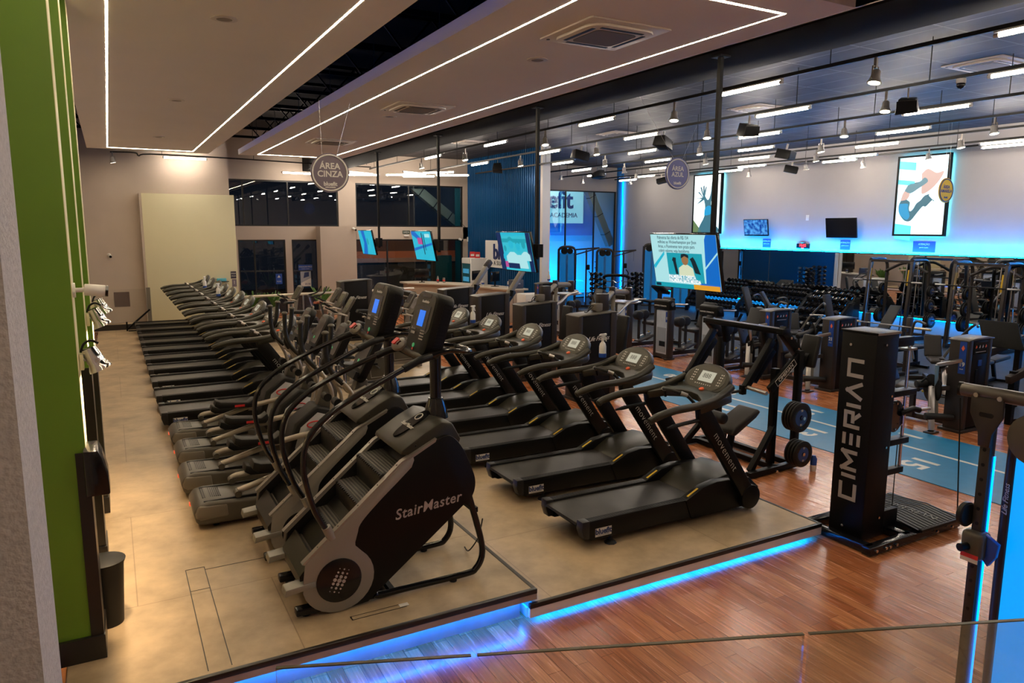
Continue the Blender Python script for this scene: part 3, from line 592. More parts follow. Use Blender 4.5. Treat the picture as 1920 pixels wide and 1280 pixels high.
# air conditioning cassettes
acp = None
for k, (x, y, z, lab) in enumerate(((4.64, 6.5, 5.0, 'large ceiling air conditioner cassette, nearest on the white panel over the treadmills'), (4.68, 11.85, 5.0, 'ceiling air conditioner cassette, middle one on the white panel over the treadmills'), (4.70, 17.35, 5.0, 'farthest ceiling air conditioner cassette on the white panel'),
                                    (12.95, 12.2, 5.7, 'white air conditioner cassette in the dark ceiling behind the nearest television pole'), (12.8, 7.2, 5.7, 'nearest white air conditioner cassette in the dark ceiling'), (10.1, 21.3, 5.7, 'white air conditioner cassette in the dark ceiling before the blue corrugated wall'), (12.95, 17.3, 5.7, 'white air conditioner cassette in the dark ceiling above the tall windows area'))):
    if acp is None:
        r = acp = thing('air_conditioner_cassette', '', 'air conditioner', (0, 0, 0))
        MB().prism(rrect(.98, .98, .03), 'z', -.018, 0).obj('fascia', 'acwhite', r, .004)
        MB().prism(rrect(.80, .80, .16), 'z', -.045, -.018).obj('louvre_frame', 'acwhite', r, .006)
        MB().prism(rrect(.50, .50, .07), 'z', -.052, -.045).obj('return_grille', 'acgrille', r)
        for a in range(4): MB().box(-.26, .26, .29, .33, -.049, -.044).xf(Matrix.Rotation(R(90 * a), 4, 'Z')).obj('air_slot', 'black', r)
        MB().cyl((-.42, .42, -.022), (-.42, .42, -.018), .02, 12).obj('sensor', 'black', r)
    else: r = dup(acp, (0, 0, 0))
    r.location = (x, y, z); r['label'] = lab; r['group'] = 'ceiling air conditioners'
M['speaker'] = mat('speaker_mesh_grey', '#857b72', .7)
for k, (x, y, lab) in enumerate(((1.13, 7.87, 'round flush ceiling speaker nearest the camera on the left panel'), (1.1, 13.1, 'round flush ceiling speaker, second on the left panel'), (1.14, 18.45, 'round flush ceiling speaker, farthest on the left panel'), (4.64, 7.85, 'round flush ceiling speaker beside the large air conditioner'), (4.6, 13.0, 'round flush ceiling speaker beside the middle air conditioner'))):
    t = thing('ceiling_speaker', lab, 'ceiling speaker', (x, y, 5.0), 0, 'flush ceiling speakers'); MB().lathe([(.125, 0), (.125, -.006), (.112, -.009)], n=28).obj('rim', 'acwhite', t); MB().lathe([(.11, -.008), (.0, -.011)], n=28).obj('mesh_cover', 'speaker', t)
# ================================================================ LEFT WALL FITTINGS
def finlight(lab, x, y, z):
    t = thing('wall_spotlight', lab, 'wall light', (x, y, z), 0, 'spotlights on the green fins')
    MB().cbox((.012, 0, .02), (.024, .07, .10)).obj('mount', 'cream', t, .004)
    MB().tube(crv([(.01, 0, .08), (.03, 0, .13), (.07, 0, .15), (.11, 0, .13)], 4), .008, 6).obj('cable', 'black', t)
    MB().bar((.02, 0, .03), (.075, 0, .03), .03, .012).obj('arm', 'steel', t)
    a = Matrix.Translation((.085, 0, .03)) @ Matrix.Rotation(R(-24), 4, 'Y')
    MB().lathe([(.03, .085), (.042, .08), (.048, .03), (.052, -.01), (.05, -.02), (.066, -.055), (.07, -.07), (.058, -.07)], n=20).xf(a).obj('housing', 'chrome', t)
    MB().cyl((0, 0, -.069), (0, 0, -.062), .058, 18).xf(a).obj('lamp', 'bulb', t)
    l = bpy.data.lights.new('spot_beam', 'SPOT'); l.energy = 125; l.color = (1., .72, .42); l.spot_size = R(112); l.spot_blend = .7; l.shadow_soft_size = .05
    lo = bpy.data.objects.new('spot_beam', l); COL.objects.link(lo); lo.parent = t; lo.location = (.085 + .035, 0, .03 - .085); lo.rotation_euler = (0, R(30), 0)
finlight('chrome wall spotlight on the widest green fin, largest of the three', -.213, 5.23, 2.15)
finlight('chrome wall spotlight on the second green fin', -.203, 6.73, 2.25)
finlight('chrome wall spotlight on the farthest green fin, partly behind another', -.188, 7.98, 2.22)
t = thing('bullet_camera', 'white bullet security camera on the widest green fin', 'camera', (-.215, 5.2, 2.62))
MB().cyl((0, 0, 0), (.014, 0, 0), .045, 18).obj('base', 'white', t); MB().tube([(.01, 0, 0), (.05, 0, 0), (.075, 0, .005)], .014, 8).obj('arm', 'white', t)
a = Matrix.Translation((.125, 0, -.005)) @ Matrix.Rotation(R(6), 4, 'Y'); MB().cyl((-.065, 0, 0), (.05, 0, 0), .036, 18).xf(a).obj('body', 'white', t, .006); MB().cyl((.05, 0, 0), (.066, 0, 0), .035, 18).xf(a).obj('lens_hood', 'blackgloss', t)
t = thing('paper_towel_dispenser', 'black paper towel dispenser fixed to the side of the green fin', 'dispenser', (-.20, 5.0, 1.50))
MB().prism([(-.03, -.14), (.10, -.14), (.095, -.02), (.07, .10), (.05, .15), (-.03, .15)], 'y', 0, .26).obj('cover', 'blackgloss', t, .01); MB().box(.02, .08, .04, .2, -.147, -.139).obj('paper_slot', 'steel', t)
t = thing('waste_bin', 'dark round waste bin at the foot of the green fins', 'bin', (-.19, 5.55, Z1)); MB().lathe([(.10, 0), (.125, .42), (.135, .46), (.12, .46), (.10, .1)], n=24).obj('body', 'rubber', t); MB().lathe([(.136, .45), (.14, .465), (.12, .47)], n=24).obj('rim', 'black', t)
t = thing('floor_hatch', 'narrow floor access hatch outlined in the beige tiles', 'floor hatch', (0, 0, 0))
b = MB(); z = Z1 + .0015
for x in (.36, .50): b.box(x - .003, x + .003, 4.6, 6.15, Z1, z)
for y in (5.75, 6.15): b.box(.36, .50, y - .003, y + .003, Z1, z)
b.box(.50, 1.6, 6.09, 6.096, Z1, z); b.obj('joint_line', 'woodtrim', t)
t = thing('floor_hatch', 'small floor box lid with white tab near the platform edge', 'floor hatch', (0, 0, 0)); MB().box(1.33, 1.74, 4.76, 4.765, Z1, z).box(1.33, 1.335, 4.76, 4.81, Z1, z).box(1.33, 1.74, 4.81, 4.813, Z1, z).obj('joint_line', 'woodtrim', t); MB().box(1.69, 1.76, 4.77, 4.81, Z1, Z1 + .004).obj('tab', 'white', t)
# ================================================================ FAR LEFT FITTINGS
def flatplate(name, lab, cat, x0, x1, y, z0, z1, m, lines=()):
    t = thing(name, lab, cat, (0, 0, 0)); MB().box(x0, x1, y - .012, y, z0, z1).obj('plate', m, t)
    for s, sz, dz, k in lines: text(s, sz, ((x0 + x1) / 2, y - .013, z0 + (z1 - z0) * dz), (1, 0, 0), (0, 0, 1), k, t, 'lettering', .001)
    return t
t = thing('wall_shelf', 'small dark shelf on the cream partition', 'shelf', (0, 0, 0)); MB().box(2.75, 3.13, 23.62, 23.75, 1.38, 1.40).obj('board', 'woodtrim', t)
o = MB().box(2.79, 3.06, 23.64, 23.74, 1.40, 1.49).obj('tissue_box', mat('cyan_tissue', '#4fa8c0', .6), None, .008); tag(o, 'pale blue tissue box on the dark shelf of the partition', 'box')
flatplate('wall_notice', 'small navy notice at the right edge of the cream partition', 'sign', 3.20, 3.36, 23.75, 1.47, 1.69, mat('navy_notice', '#2a2438', .5), (('ÁREA', .06, .7, 'letter'), ('CINZA', .045, .35, 'letter')))
flatplate('number_sign', 'mauve number 1 plate below the navy notice on the partition', 'sign', 3.23, 3.36, 23.75, 1.22, 1.45, 'fabricgrey', (('1', .16, .55, 'letter'),))
t = flatplate('door_poster', 'blue and white gym notice on the second glass door', 'poster', 5.99, 6.36, YF + .02, .92, 1.46, mat('door_print', '#9fa6b4', .5), ())
MB().slab([(0, 0), (.37, .0), (.37, .30), (0, .12)], (5.99, YF + .006, .92), (1, 0, 0), (0, 0, 1), .001).obj('print_shape', 'white', t); MB().slab([(.10, .30), (.30, .36), (.30, .52), (.14, .50)], (5.99, YF + .006, .92), (1, 0, 0), (0, 0, 1), .001).obj('print_shape', 'bluetext', t)
text('89,90', .09, (6.24, YF + .004, 1.0), (1, 0, 0), (0, 0, 1), 'bluetext', t)
flatplate('door_sign', 'blue AVALIACAO FISICA sign above the notice on the second glass door', 'sign', 5.93, 6.42, YF + .02, 1.50, 1.70, 'bluelabel', (('AVALIAÇÃO FÍSICA', .055, .62, 'letter'), ('consulte a recepção', .035, .28, 'letter')))
flatplate('door_sign', 'blue square sticker on the first glass door', 'sign', 5.12, 5.34, YF + .02, 1.03, 1.40, 'bluelabel', (('▲', .12, .72, 'letter'), ('PUXE', .06, .25, 'letter')))
flatplate('exit_sign', 'small green SAIDA exit sign above the street doors', 'sign', 9.9, 10.2, YF, 2.80, 2.93, mat('exit_green', '#24382c', .5), (('SAÍDA', .09, .5, 'letter'),))
t = thing('emergency_wall_lamp', 'small white emergency lamp under the exit sign', 'lamp', (0, 0, 0)); MB().box(9.95, 10.15, YF - .06, YF, 2.70, 2.77).obj('case', 'white', t, .01)
for x, y, z, lab in ((7.80, 26.2, 3.0, 'white security camera on the corner of the projecting grey wall'), (12.3, YF, 2.60, 'white security camera at the right end above the street doors'), (-.02, 24.0, 2.23, 'small white camera on the far left taupe wall')):
    t = thing('security_camera', lab, 'camera', (x, y, z)); MB().cyl((0, 0, 0), (0, -.03, 0), .05, 12).obj('base', 'white', t); MB().cyl((0, -.03, 0), (.03, -.2, -.05), .04, 12).obj('body', 'white', t); MB().cyl((.03, -.2, -.05), (.033, -.215, -.054), .037, 12).obj('lens_hood', 'blackgloss', t)
t = thing('junction_box', 'grey junction box with cable beside the camera above the street doors', 'box', (0, 0, 0)); MB().box(12.62, 12.78, YF - .08, YF, 2.50, 2.68).obj('case', 'white', t, .008); MB().tube(crv([(12.4, YF - .02, 3.2), (12.6, YF - .03, 3.0), (12.7, YF - .03, 2.68)], 4), .008, 5).obj('cable', 'black', t)
t = thing('stair_balustrade', 'clear glass stair guard in front of the far left wall', 'balustrade', (0, 0, 0)); MB().box(-.5, .86, 22.3, 22.315, .252, 1.35).obj('pane', 'rail_glass', t); MB().box(.80, .90, 22.28, 22.34, .252, 1.38).obj('post', 'pewterlite', t); MB().box(-.5, .8, 22.29, 22.33, .252, .40).obj('base_rail', 'gunmetal', t)
flatplate('wall_notice', 'small blurred orange and teal picture behind the far glass guard', 'poster', .02, .42, 24.0, .72, 1.15, mat('print_orange', '#5a4a44', .6), ())
t = thing('floor_bar', 'black slanted floor bar beside the farthest treadmill', 'bar', (0, 0, 0)); MB().bar((.25, 22.0, .28), (.85, 22.1, .8), .05, .04).bar((.3, 21.9, .26), (1.0, 21.9, .26), .05, .04).bar((.27, 22.0, .25), (.27, 22.0, .5), .04, .04, (1, 0, 0)).obj('frame', 'blackmat', t)
# long handrail before the doors
t = thing('handrail', 'long pale steel handrail in front of the glass doors behind the treadmills', 'handrail', (0, 0, 0))
MB().tube([(2.95, 20.6, 1.17), (8.2, 21.3, 1.17)], .035, 10).obj('top_rail', mat('satin_rail', (.62, .56, .46), .3, .6), t)
for x in (3.1, 4.7, 6.3, 7.9): MB().cyl((x, 20.6 + (x - 2.95) * .133, Z2 + .001 if x < 5.96 else 0.), (x, 20.6 + (x - 2.95) * .133, 1.14), .022, 8).obj('post', 'steel', t)
# plants by the doors
def plant(lab, x, y, n, h, seed, zb=0.):
    rnd = random.Random(seed); t = thing('potted_plant', lab, 'plant', (x, y, zb)); MB().lathe([(.13, 0), (.18, .34), (.16, .34), (.15, .3)], n=18).obj('pot', 'terracotta', t); b = MB()
    for i in range(n):
        a = rnd.uniform(0, 6.28); l = h * rnd.uniform(.6, 1.1); bend = rnd.uniform(.1, .4); P = crv([(0, 0, .3), (math.cos(a) * bend * .3, math.sin(a) * bend * .3, .3 + l * .55), (math.cos(a) * bend, math.sin(a) * bend, .3 + l)], 4)
        b.tube(P, [.006 + .03 * math.sin(math.pi * (k + .3) / (len(P) + .2)) for k in range(len(P))], 4)
    b.obj('foliage', 'leaf', t); return t
plant('bushy potted plant before the first glass door', 4.6, 24.6, 26, .6, 1); plant('tall thin leaved potted plant between the glass doors', 5.65, 22.6, 18, .7, 2, Z2 + .001); plant('small potted plant at the far left of the first glass door', 4.0, 24.9, 18, .6, 3)
# ================================================================ RECEPTION
t = thing('reception_counter', 'curved cream reception counter before the blue corrugated wall', 'counter', (0, 0, 0))
MB().prism([(9.3, 25.2), (9.3, 24.6), (9.7, 24.2), (10.3, 23.4), (10.9, 21.9), (11.2, 20.6), (11.75, 20.6), (11.5, 22.0), (10.9, 23.8), (10.2, 24.8), (9.8, 25.2)], 'z', 0, 1.04).obj('body', 'counter', t, .01)
MB().prism([(9.2, 25.3), (9.2, 24.5), (9.6, 24.1), (10.2, 23.3), (10.8, 21.85), (11.1, 20.5), (11.85, 20.5), (11.6, 22.05), (11.0, 23.9), (10.3, 24.9), (9.9, 25.3)], 'z', 1.04, 1.10).obj('worktop', 'counter', t, .008)
t = thing('counter_flank', 'low cream desk panel with lettering at the near end of the reception', 'desk', (0, 0, 0)); MB().box(11.3, 12.1, 19.7, 20.3, 0, .98).obj('body', 'white', t, .02); text('blue', .2, (11.75, 19.695, .80), (1, 0, 0), (0, 0, 1), 'bluetext', t, bold=.006); MB().box(11.62, 11.92, 19.69, 19.7, .52, .60).obj('slot', 'black', t)
def computer(lab, x, y, a):
    t = thing('desktop_monitor', lab, 'monitor', (x, y, 1.10), R(a)); MB().cbox((0, 0, .01), (.2, .2, .02)).obj('base', 'black', t); MB().bar((0, 0, .02), (0, 0, .2), .04, .04, (1, 0, 0)).obj('stem', 'black', t); MB().cbox((0, 0, .33), (.52, .03, .32)).obj('screen', 'blackgloss', t, .006)
computer('black monitor at the left end of the reception counter', 9.75, 24.5, -20); computer('black monitor in the middle of the reception counter', 11.0, 22.6, 30); computer('black monitor at the right part of the reception counter', 11.25, 21.7, 30)
for k, (x, y, lab) in enumerate(((10.2, 24.1, 'small bottle on the reception counter beside the left monitor'), (10.35, 23.9, 'small can on the reception counter next to the bottle'), (10.95, 22.0, 'white cup on the reception counter between the monitors'), (11.35, 20.9, 'pale tall tin near the right end of the reception counter'))):
    t = thing('counter_item', lab, 'container', (x, y, 1.10)); MB().lathe([(.04, 0), (.04, .16), (.025, .19), (.02, .24)] if k == 0 else [(.045, 0), (.05, .18 + .04 * (k == 3))], n=14).obj('body', 'white' if k > 1 else 'steel', t)
    MB().lathe([(.046, .06), (.051, .07), (.051, .11), (.046, .12)], n=14).obj('band', 'redlabel' if k < 2 else 'bluelabel', t)
t = thing('leaflet_box', 'dark blue leaflet box on the right end of the reception counter', 'box', (0, 0, 0)); MB().box(11.3, 11.7, 20.55, 20.85, 1.10, 1.38).obj('case', mat('slate_box', '#3a4152', .5), t, .01); text('bluefit', .07, (11.5, 20.545, 1.26), (1, 0, 0), (0, 0, 1), 'letter', t)
t = thing('drinks_fridge', 'white drinks fridge against the blue corrugated wall', 'fridge', (0, 0, 0)); MB().box(11.75, 12.45, 24.6, 25.4, 0, 1.92).obj('body', 'white', t, .015)
MB().box(11.735, 11.75, 24.66, 25.34, .3, 1.72).obj('door', mat('fridge_glass', (.03, .12, .15), .1), t)
MB().box(11.72, 11.735, 24.66, 25.34, 1.72, 1.9).obj('header_panel', 'white', t)
for k in range(4): MB().box(11.725, 11.735, 24.75, 25.25, .45 + .3 * k, .62 + .3 * k).obj('bottle_row', emit('fridge_light%d' % k, (.1, .5, .8), .35), t)
for y, lab in ((24.75, 'small red sign standing on the fridge, nearer one'), (25.2, 'small red sign standing on the fridge, farther one')):
    t = thing('counter_sign', lab, 'sign', (0, 0, 0)); MB().box(12.0, 12.2, y, y + .03, 1.92, 2.15).obj('plate', 'redlabel', t); MB().box(12.03, 12.17, y - .004, y, 1.98, 2.06).obj('print_shape', 'white', t)
t = thing('wall_sign', 'white bluefit sign on the blue corrugated wall behind a television', 'sign', (0, 0, 0)); MB().box(12.60, 12.66, 21.75, 25.1, 1.58, 2.58).obj('board', 'white', t); text('bluefit', .78, (12.595, 23.45, 2.14), (0, -1, 0), (0, 0, 1), 'bluetext', t, 'lettering', .02, bold=.02); text('A SUA ACADEMIA', .22, (12.595, 23.4, 1.74), (0, -1, 0), (0, 0, 1), 'black', t, 'lettering', .004, space=1.15)
# near balustrade
t = thing('balustrade', 'clear glass balustrade with dark top edge in front of the camera', 'balustrade', (0, 0, 0))
d = Vector((.927, -.374, 0)); p0 = Vector((.28, 1.09, 1.3)); up = Vector((0, 0, 1)); nn = Vector((.374, .927, 0)) * .007
for a, c in ((-.10, .215), (.225, .80), (.81, 1.45)):
    MB().obox(p0 + d * a, d * (c - a), nn, up * 1.0).obj('pane', 'rail_glass', t)
    MB().obox(p0 + d * a + up * .998, d * (c - a), nn, up * .002).obj('edge_strip', 'edgeglass', t)
MB().cyl(p0 + d * .19 + up * .90 - nn * 1.5, p0 + d * .19 + up * .90 + nn * 2.5, .022, 14).obj('clamp', 'pewter', t)
o = MB().prism([(-.2, .98), (3.5, -.52), (3.5, YB), (-.2, YB)], 'z', 1.15, 1.3).obj('floor_mezzanine', 'plattile'); struct(o)
# ================================================================ TREADMILLS
def make_treadmill():
    t = thing('treadmill', '', 'treadmill', (0, 0, 0))
    MB().prism([(.09, .235), (.07, .22), (.09, .16), (.15, .10), (1.35, .09), (1.35, .20)], 'y', -.27, .27).obj('deck_frame', 'black', t, .006)
    b = MB(); b.prism([(.04, .20), (.01, .215), (.02, .235), (.07, .243), (1.42, .243), (1.42, .2)], 'y', -.262, .262); b.obj('running_belt', 'belt', t)
    for s in (-1, 1):
        a, c = sorted((s * .262, s * .352))
        r = MB().prism([(.03, .262), (.025, .20), (.06, .11), (.12, .08), (1.45, .07), (1.45, .262)], 'y', a, c).obj('side_rail', 'black', t, .007)
        g = MB()
        for k in range(5): g.box(.10, 1.42, a + .012 + .014 * k, a + .018 + .014 * k, .262, .2655)
        g.obj('grip_rib', 'ribbed', r)
        MB().prism([(.02, .268), (.015, .19), (.045, .10), (.10, .10), (.10, .268)], 'y', a - .004, c + .004).obj('end_cap', 'ribbed', t, .008)
        MB().prism([(1.22, .255), (1.44, .355), (1.62, .385), (2.06, .36), (2.2, .24), (2.2, .06), (1.3, .06)], 'y', a - .01 * (s < 0), c + .01 * (s > 0)).obj('foot_shoulder', 'black', t, .01)
        MB().obox((1.27, a + .018, .279), (.13, 0, .061), (0, .022, 0), (-.001, 0, .003)).obj('warning_label', 'yellow', t)
        # uprights: wide flat posts leaning back to the user
        y = s * .385; w = .03
        u = MB().prism([(1.97, .12), (2.10, .22), (1.52, 1.05), (1.44, 1.16), (1.28, 1.16), (1.30, 1.06)], 'y', y - w, y + w).obj('upright', 'black', t, .012)
        MB().cyl((2.04, y - .036, .17), (2.04, y + .036, .17), .125, 24).obj('pivot_cover', 'black', u, .008)
        dr = Vector((.575, 0, -.81)); up_ = Vector((.81, 0, .575)) if s < 0 else Vector((-.81, 0, -.575))
        if s < 0: text('movement', .108, (1.655, y - w - .001, .70), dr, up_, 'letter', u, bold=-.0025, space=1.1)
        else: text('movement', .108, (1.655, y + w + .001, .70), -dr, up_ * -1, 'letter', u, bold=.001)
        # handrails
        P = crv([(.70, s * .40, 1.115), (.78, s * .405, 1.15), (1.0, s * .405, 1.19), (1.3, s * .395, 1.20), (1.55, s * .375, 1.235), (1.78, s * .33, 1.32)], 5)
        h = MB().tube(P, [.022] + [.033] * 4 + [.038] * (len(P) - 5), 10).obj('handrail', 'dash', t)
        MB().tube(crv([(.92, s * .395, 1.03), (1.1, s * .395, 1.045), (1.36, s * .39, 1.06)], 4), [.012] * 2 + [.02] * 7, 8).obj('lower_grip', 'black', t)
        MB().cyl((2.13, s * .27, .04), (2.13, s * .31, .04), .04, 14).obj('transport_wheel', 'rubber', t)
        MB().lathe([(.06, 0), (.055, .012), (.018, .035), (.014, .10)], (.36, s * .315, 0), n=8).obj('levelling_foot', 'rubber', t)
    MB().prism([(1.40, .245), (1.60, .36), (1.98, .415), (2.12, .37), (2.2, .22), (2.2, .05), (1.40, .05)], 'y', -.262, .262).obj('motor_hood', 'dash', t, .012)
    st = MB().box(.16, .34, -.3575, -.3565, .105, .185).obj('sticker', 'letter', t)
    text('bluefit', .072, (.25, -.3582, .15), (1, 0, 0), (0, 0, 1), 'bluetext', st, ext=.0005, bold=.003); text('A SUA ACADEMIA', .016, (.25, -.3582, .117), (1, 0, 0), (0, 0, 1), 'bluetext', st, ext=.0005)
    # dashboard: horseshoe tray, rising to the display
    out = [(1.30, -.42), (1.30, -.35), (1.45, -.27), (1.54, -.12), (1.56, 0), (1.54, .12), (1.45, .27), (1.30, .35), (1.30, .42), (1.5, .42), (1.72, .40), (1.82, .30), (1.86, 0), (1.82, -.30), (1.72, -.40), (1.5, -.42)]
    a = Matrix.Translation((1.3, 0, 1.165)) @ Matrix.Rotation(R(-9), 4, 'Y')
    MB().prism([(x - 1.3, y) for x, y in out], 'z', -.05, .03).xf(a).obj('dashboard', 'dash', t, .014)
    for s in (-1, 1): MB().cyl((.31, s * .31, .031), (.31, s * .31, .033), .045, 20).xf(a).obj('cup_holder', 'blackgloss', t)
    hb = MB().tube(crv([(1.36, -.22, 1.19), (1.30, -.17, 1.27), (1.24, -.11, 1.30), (1.22, 0, 1.31), (1.24, .11, 1.30), (1.30, .17, 1.27), (1.36, .22, 1.19)], 5), .017, 8).xf(Matrix.Translation((.06, 0, -.03))).obj('sensor_bar', 'black', t)
    for s in (-1, 1): MB().cyl((1.36, s * .17, 1.245), (1.31, s * .13, 1.268), .021, 10).obj('pulse_sensor', 'steel', hb)
    # display head
    e = Matrix.Translation((1.755, 0, 1.345)) @ Matrix.Rotation(R(-52), 4, 'Y')      # local x up the face, z out of it
    hd = MB().prism([(p[1], p[0]) for p in ell(.30, .185, 28)], 'z', -.07, 0).xf(e).obj('console', 'dash', t, .014)
    MB().prism([(p[1] + .008, p[0]) for p in ell(.262, .150, 28)], 'z', .0, .004).xf(e).obj('button_panel', 'dashlite', hd)
    MB().box(-.035, .085, -.105, .095, .004, .0065).xf(e).obj('screen', 'scrgrey', hd)
    g = MB()
    for i in range(5):
        for y in (-.205, -.18, .19, .165): g.box(-.05 + .03 * i, -.038 + .03 * i, y - .006, y + .006, .004, .0055)
    for i in range(8): g.box(-.072, -.062, -.11 + .03 * i, -.10 + .03 * i, .004, .0055)
    g.xf(e).obj('button', 'letter', hd)
    text('888', .075, e @ Vector((.03, 0, .0068)), e.to_3x3() @ Vector((0, -1, 0)), e.to_3x3() @ Vector((1, 0, 0)), 'dashlite', hd, 'digits', .0004)
    MB().lathe([(.026, 0), (.026, .014), (.02, .02)], (1.655, -.05, 1.252), (-.35, 0, .93), 16).obj('stop_button', 'orange', t)
    return t
TM = make_treadmill(); TL = 'row of treadmills on the high platform along the left'
rw = 'row of six treadmills beside the plank floor'
for k in range(6):
    y = 5.45 + 1.23 * k
    lab = ['black treadmill at the front right corner of the lower platform, nearest the plank floor', 'black treadmill with a pale logo on its belt, second in the front right row', 'black treadmill third in the front right row', 'black treadmill fourth in the front right row', 'black treadmill fifth in the front right row, behind the stair climber consoles', 'black treadmill farthest in the front right row, mostly hidden by stair climbers'][k]
    if k == 0: r = TM; r.location = (3.5, y, Z2); r['label'] = lab; r['group'] = rw
    else: dup(TM, (3.5 + .02 * (k % 2), y, Z2), 0, lab, rw)
for k in range(10):
    y = 11.03 + 1.155 * k
    lab = f'black treadmill in the long left row, {nth(k)}' + (', beside the ellipticals' if k == 0 else ', against the cream partition' if k == 9 else '')
    dup(TM, (.44, y, Z1), 0, lab, TL)
# ================================================================ STAIR CLIMBERS
WH = [(.285 + .262 * math.cos(R(a)), .2465 + .244 * math.sin(R(a))) for a in range(48, -170, -12)]
COWL = [(.05, .41), (.78, 1.035), (.87, 1.075), (.875, 1.05), (.855, 1.0)] + smooth2([(.855, 1.0), (.74, .90), (.60, .78), (.47, .655), (.435, .58), (.445, .50)], 4)[1:-4] + WH + [(.035, .30)]
M['padsilver'] = mat('perforated_pad_silver', (.26, .25, .22), .4, .4)
def make_stair():
    t = thing('stair_climber', '', 'stair climber', (0, 0, 0))
    side = [(.07, .41), (.80, 1.035), (1.05, 1.17)] + smooth2([(1.05, 1.17), (1.13, 1.20), (1.20, 1.18), (1.28, 1.08), (1.36, .90), (1.385, .79), (1.36, .69), (1.29, .63)], 4)[1:-4] + [(1.29, .63), (.60, .10), (.5, .02), (.29, .0), (.12, .06), (.05, .2), (.05, .33)]
    for s in (-1, 1):
        a, c = sorted((s * .30, s * .345))
        p = MB().prism(side, 'y', a, c).obj('side_panel', 'black', t, .008)
        o1 = s * .346; o2 = s * .352
        a2, c2 = sorted((o1, o2))
        # silver shroud edging and wheel ring
        MB().prism(COWL, 'y', a2, c2 + 0).obj('silver_cowl', 'silverpanel', p, .002)
        MB().prism([(.03, .415), (.78, 1.052), (1.06, 1.19), (1.05, 1.165), (.79, 1.03), (.06, .40)], 'y', a - .004, c + .004).obj('top_edge', 'silver', p)
        MB().cyl((.285, s * .352, .245), (.285, s * .362, .245), .165, 36).obj('wheel_cover', 'blackgloss', p, .004)
        g = MB()
        for i in range(-4, 5):
            for j in (-1, 0, 1):
                rr = .0155 - .0032 * abs(i) - .002 * abs(j)
                if rr > .003: g.cyl((.285 + .013 * i + .032 * j, s * .362, .245 + .026 * i - .012 * j), (.285 + .013 * i + .032 * j, s * .364, .245 + .026 * i - .012 * j), rr, 12)
        g.obj('dot_emblem', 'lettergrey', p)
        if s < 0: text('StairMaster', .112, (.985, -.3465, .672), (.96, 0, .10), (-.10, 0, .96), 'lettergrey', p, shear=.25, bold=.001, ext=.003, sx=.96, space=1.08)
        else: text('StairMaster', .112, (.985, .3465, .672), (-.96, 0, -.10), (-.10, 0, .96), 'lettergrey', p, shear=.22, bold=.004, ext=.003)
        for i in range(6): MB().ball((.15 + .15 * i, s * .325, .51 + .128 * i), .008, n=8).obj('bolt', 'black', t)
        # handrail
        H = crv([(.235, s * .33, .60), (.13, s * .345, .80), (.065, s * .355, 1.10), (.105, s * .355, 1.32), (.26, s * .35, 1.475), (.46, s * .345, 1.585), (.70, s * .33, 1.69), (.92, s * .30, 1.775)], 6)
        h = MB().tube(H, .021, 10).obj('handrail', 'blackgloss', t)
        MB().cyl((.25, s * .328, .56), (.21, s * .332, .655), .034, 12).obj('socket', 'silverpanel', h)
        MB().tube(crv([(.82, s * .317, 1.738), (.95, s * .29, 1.785), (1.06, s * .25, 1.80)], 4), .029, 10).obj('rail_grip', 'black', h)
        MB().tube(crv([(1.04, s * .25, 1.80), (1.22, s * .24, 1.83), (1.42, s * .17, 1.80), (1.46, s * .0, 1.80)], 5), .019, 8).obj('front_handle', 'blackgloss', t)
        # step on pads, feet
        MB().prism([(-.10, .205), (-.09, .255), (.12, .275), (.12, .235)], 'y', s * .30 - .06, s * .30 + .06).obj('step_pad', 'padsilver', t, .006)
        MB().box(-.02, .18, s * .29 - .04, s * .29 + .04, .02, .075).obj('foot', 'blackgloss', t, .012); MB().box(.14, .56, s * .29 - .025, s * .29 + .025, .015, .05).obj('base_rail', 'black', t, .004); MB().cyl((.06, s * .27, 0), (.06, s * .27, .02), .035, 12).obj('levelling_foot', 'rubber', t)
        # rear tube leg
        L = crv([(.56, s * .31, .05), (.60, s * .31, .035), (.8, s * .31, .035), (1.30, s * .31, .035), (1.40, s * .31, .06), (1.455, s * .31, .16), (1.44, s * .31, .32), (1.33, s * .31, .72)], 5)
        MB().tube(L, .026, 10).obj('rear_leg', 'blackgloss', t); MB().cyl((1.2, s * .31, 0), (1.2, s * .31, .02), .03, 10).obj('levelling_foot', 'rubber', t)
    MB().bar((1.40, -.31, .55), (1.40, .31, .55), .04, .04).bar((.7, -.31, .035), (.7, .31, .035), .04, .04).obj('cross_brace', 'black', t)
    MB().prism([(.52, .10), (.30, .02), (.18, .10), (.10, .27), (.19, .42), (.95, 1.05), (1.26, 1.0), (1.33, .75), (1.25, .6)], 'y', -.298, .298).obj('inner_body', 'black', t)
    for i in range(5):
        x, z = .10 + .175 * i, .36 + .195 * i
        if i == 4: continue
        q = MB().prism([(x, z), (x + .02, z + .015), (x + .22, z + .03), (x + .22, z - .01), (x + .03, z - .17), (x + .0, z - .17)], 'y', -.29, .29).obj('step', 'rubber', t, .004)
        g = MB()
        for j in range(7): g.box(x + .03 + .026 * j, x + .043 + .026 * j, -.28, .28, z + .016 + .0018 * j, z + .020 + .0020 * j)
        g.obj('tread_rib', 'pewter', q)
        g = MB()
        for j in range(14): g.box(x - .002, x + .012, -.27 + .04 * j, -.25 + .04 * j, z + .0, z + .014)
        g.obj('nosing_dash', 'black', q)
    MB().prism([(.03, .2), (.02, .3), (.12, .42), (.14, .40), (.07, .28), (.08, .2)], 'y', -.29, .29).obj('bottom_step', 'belt', t)
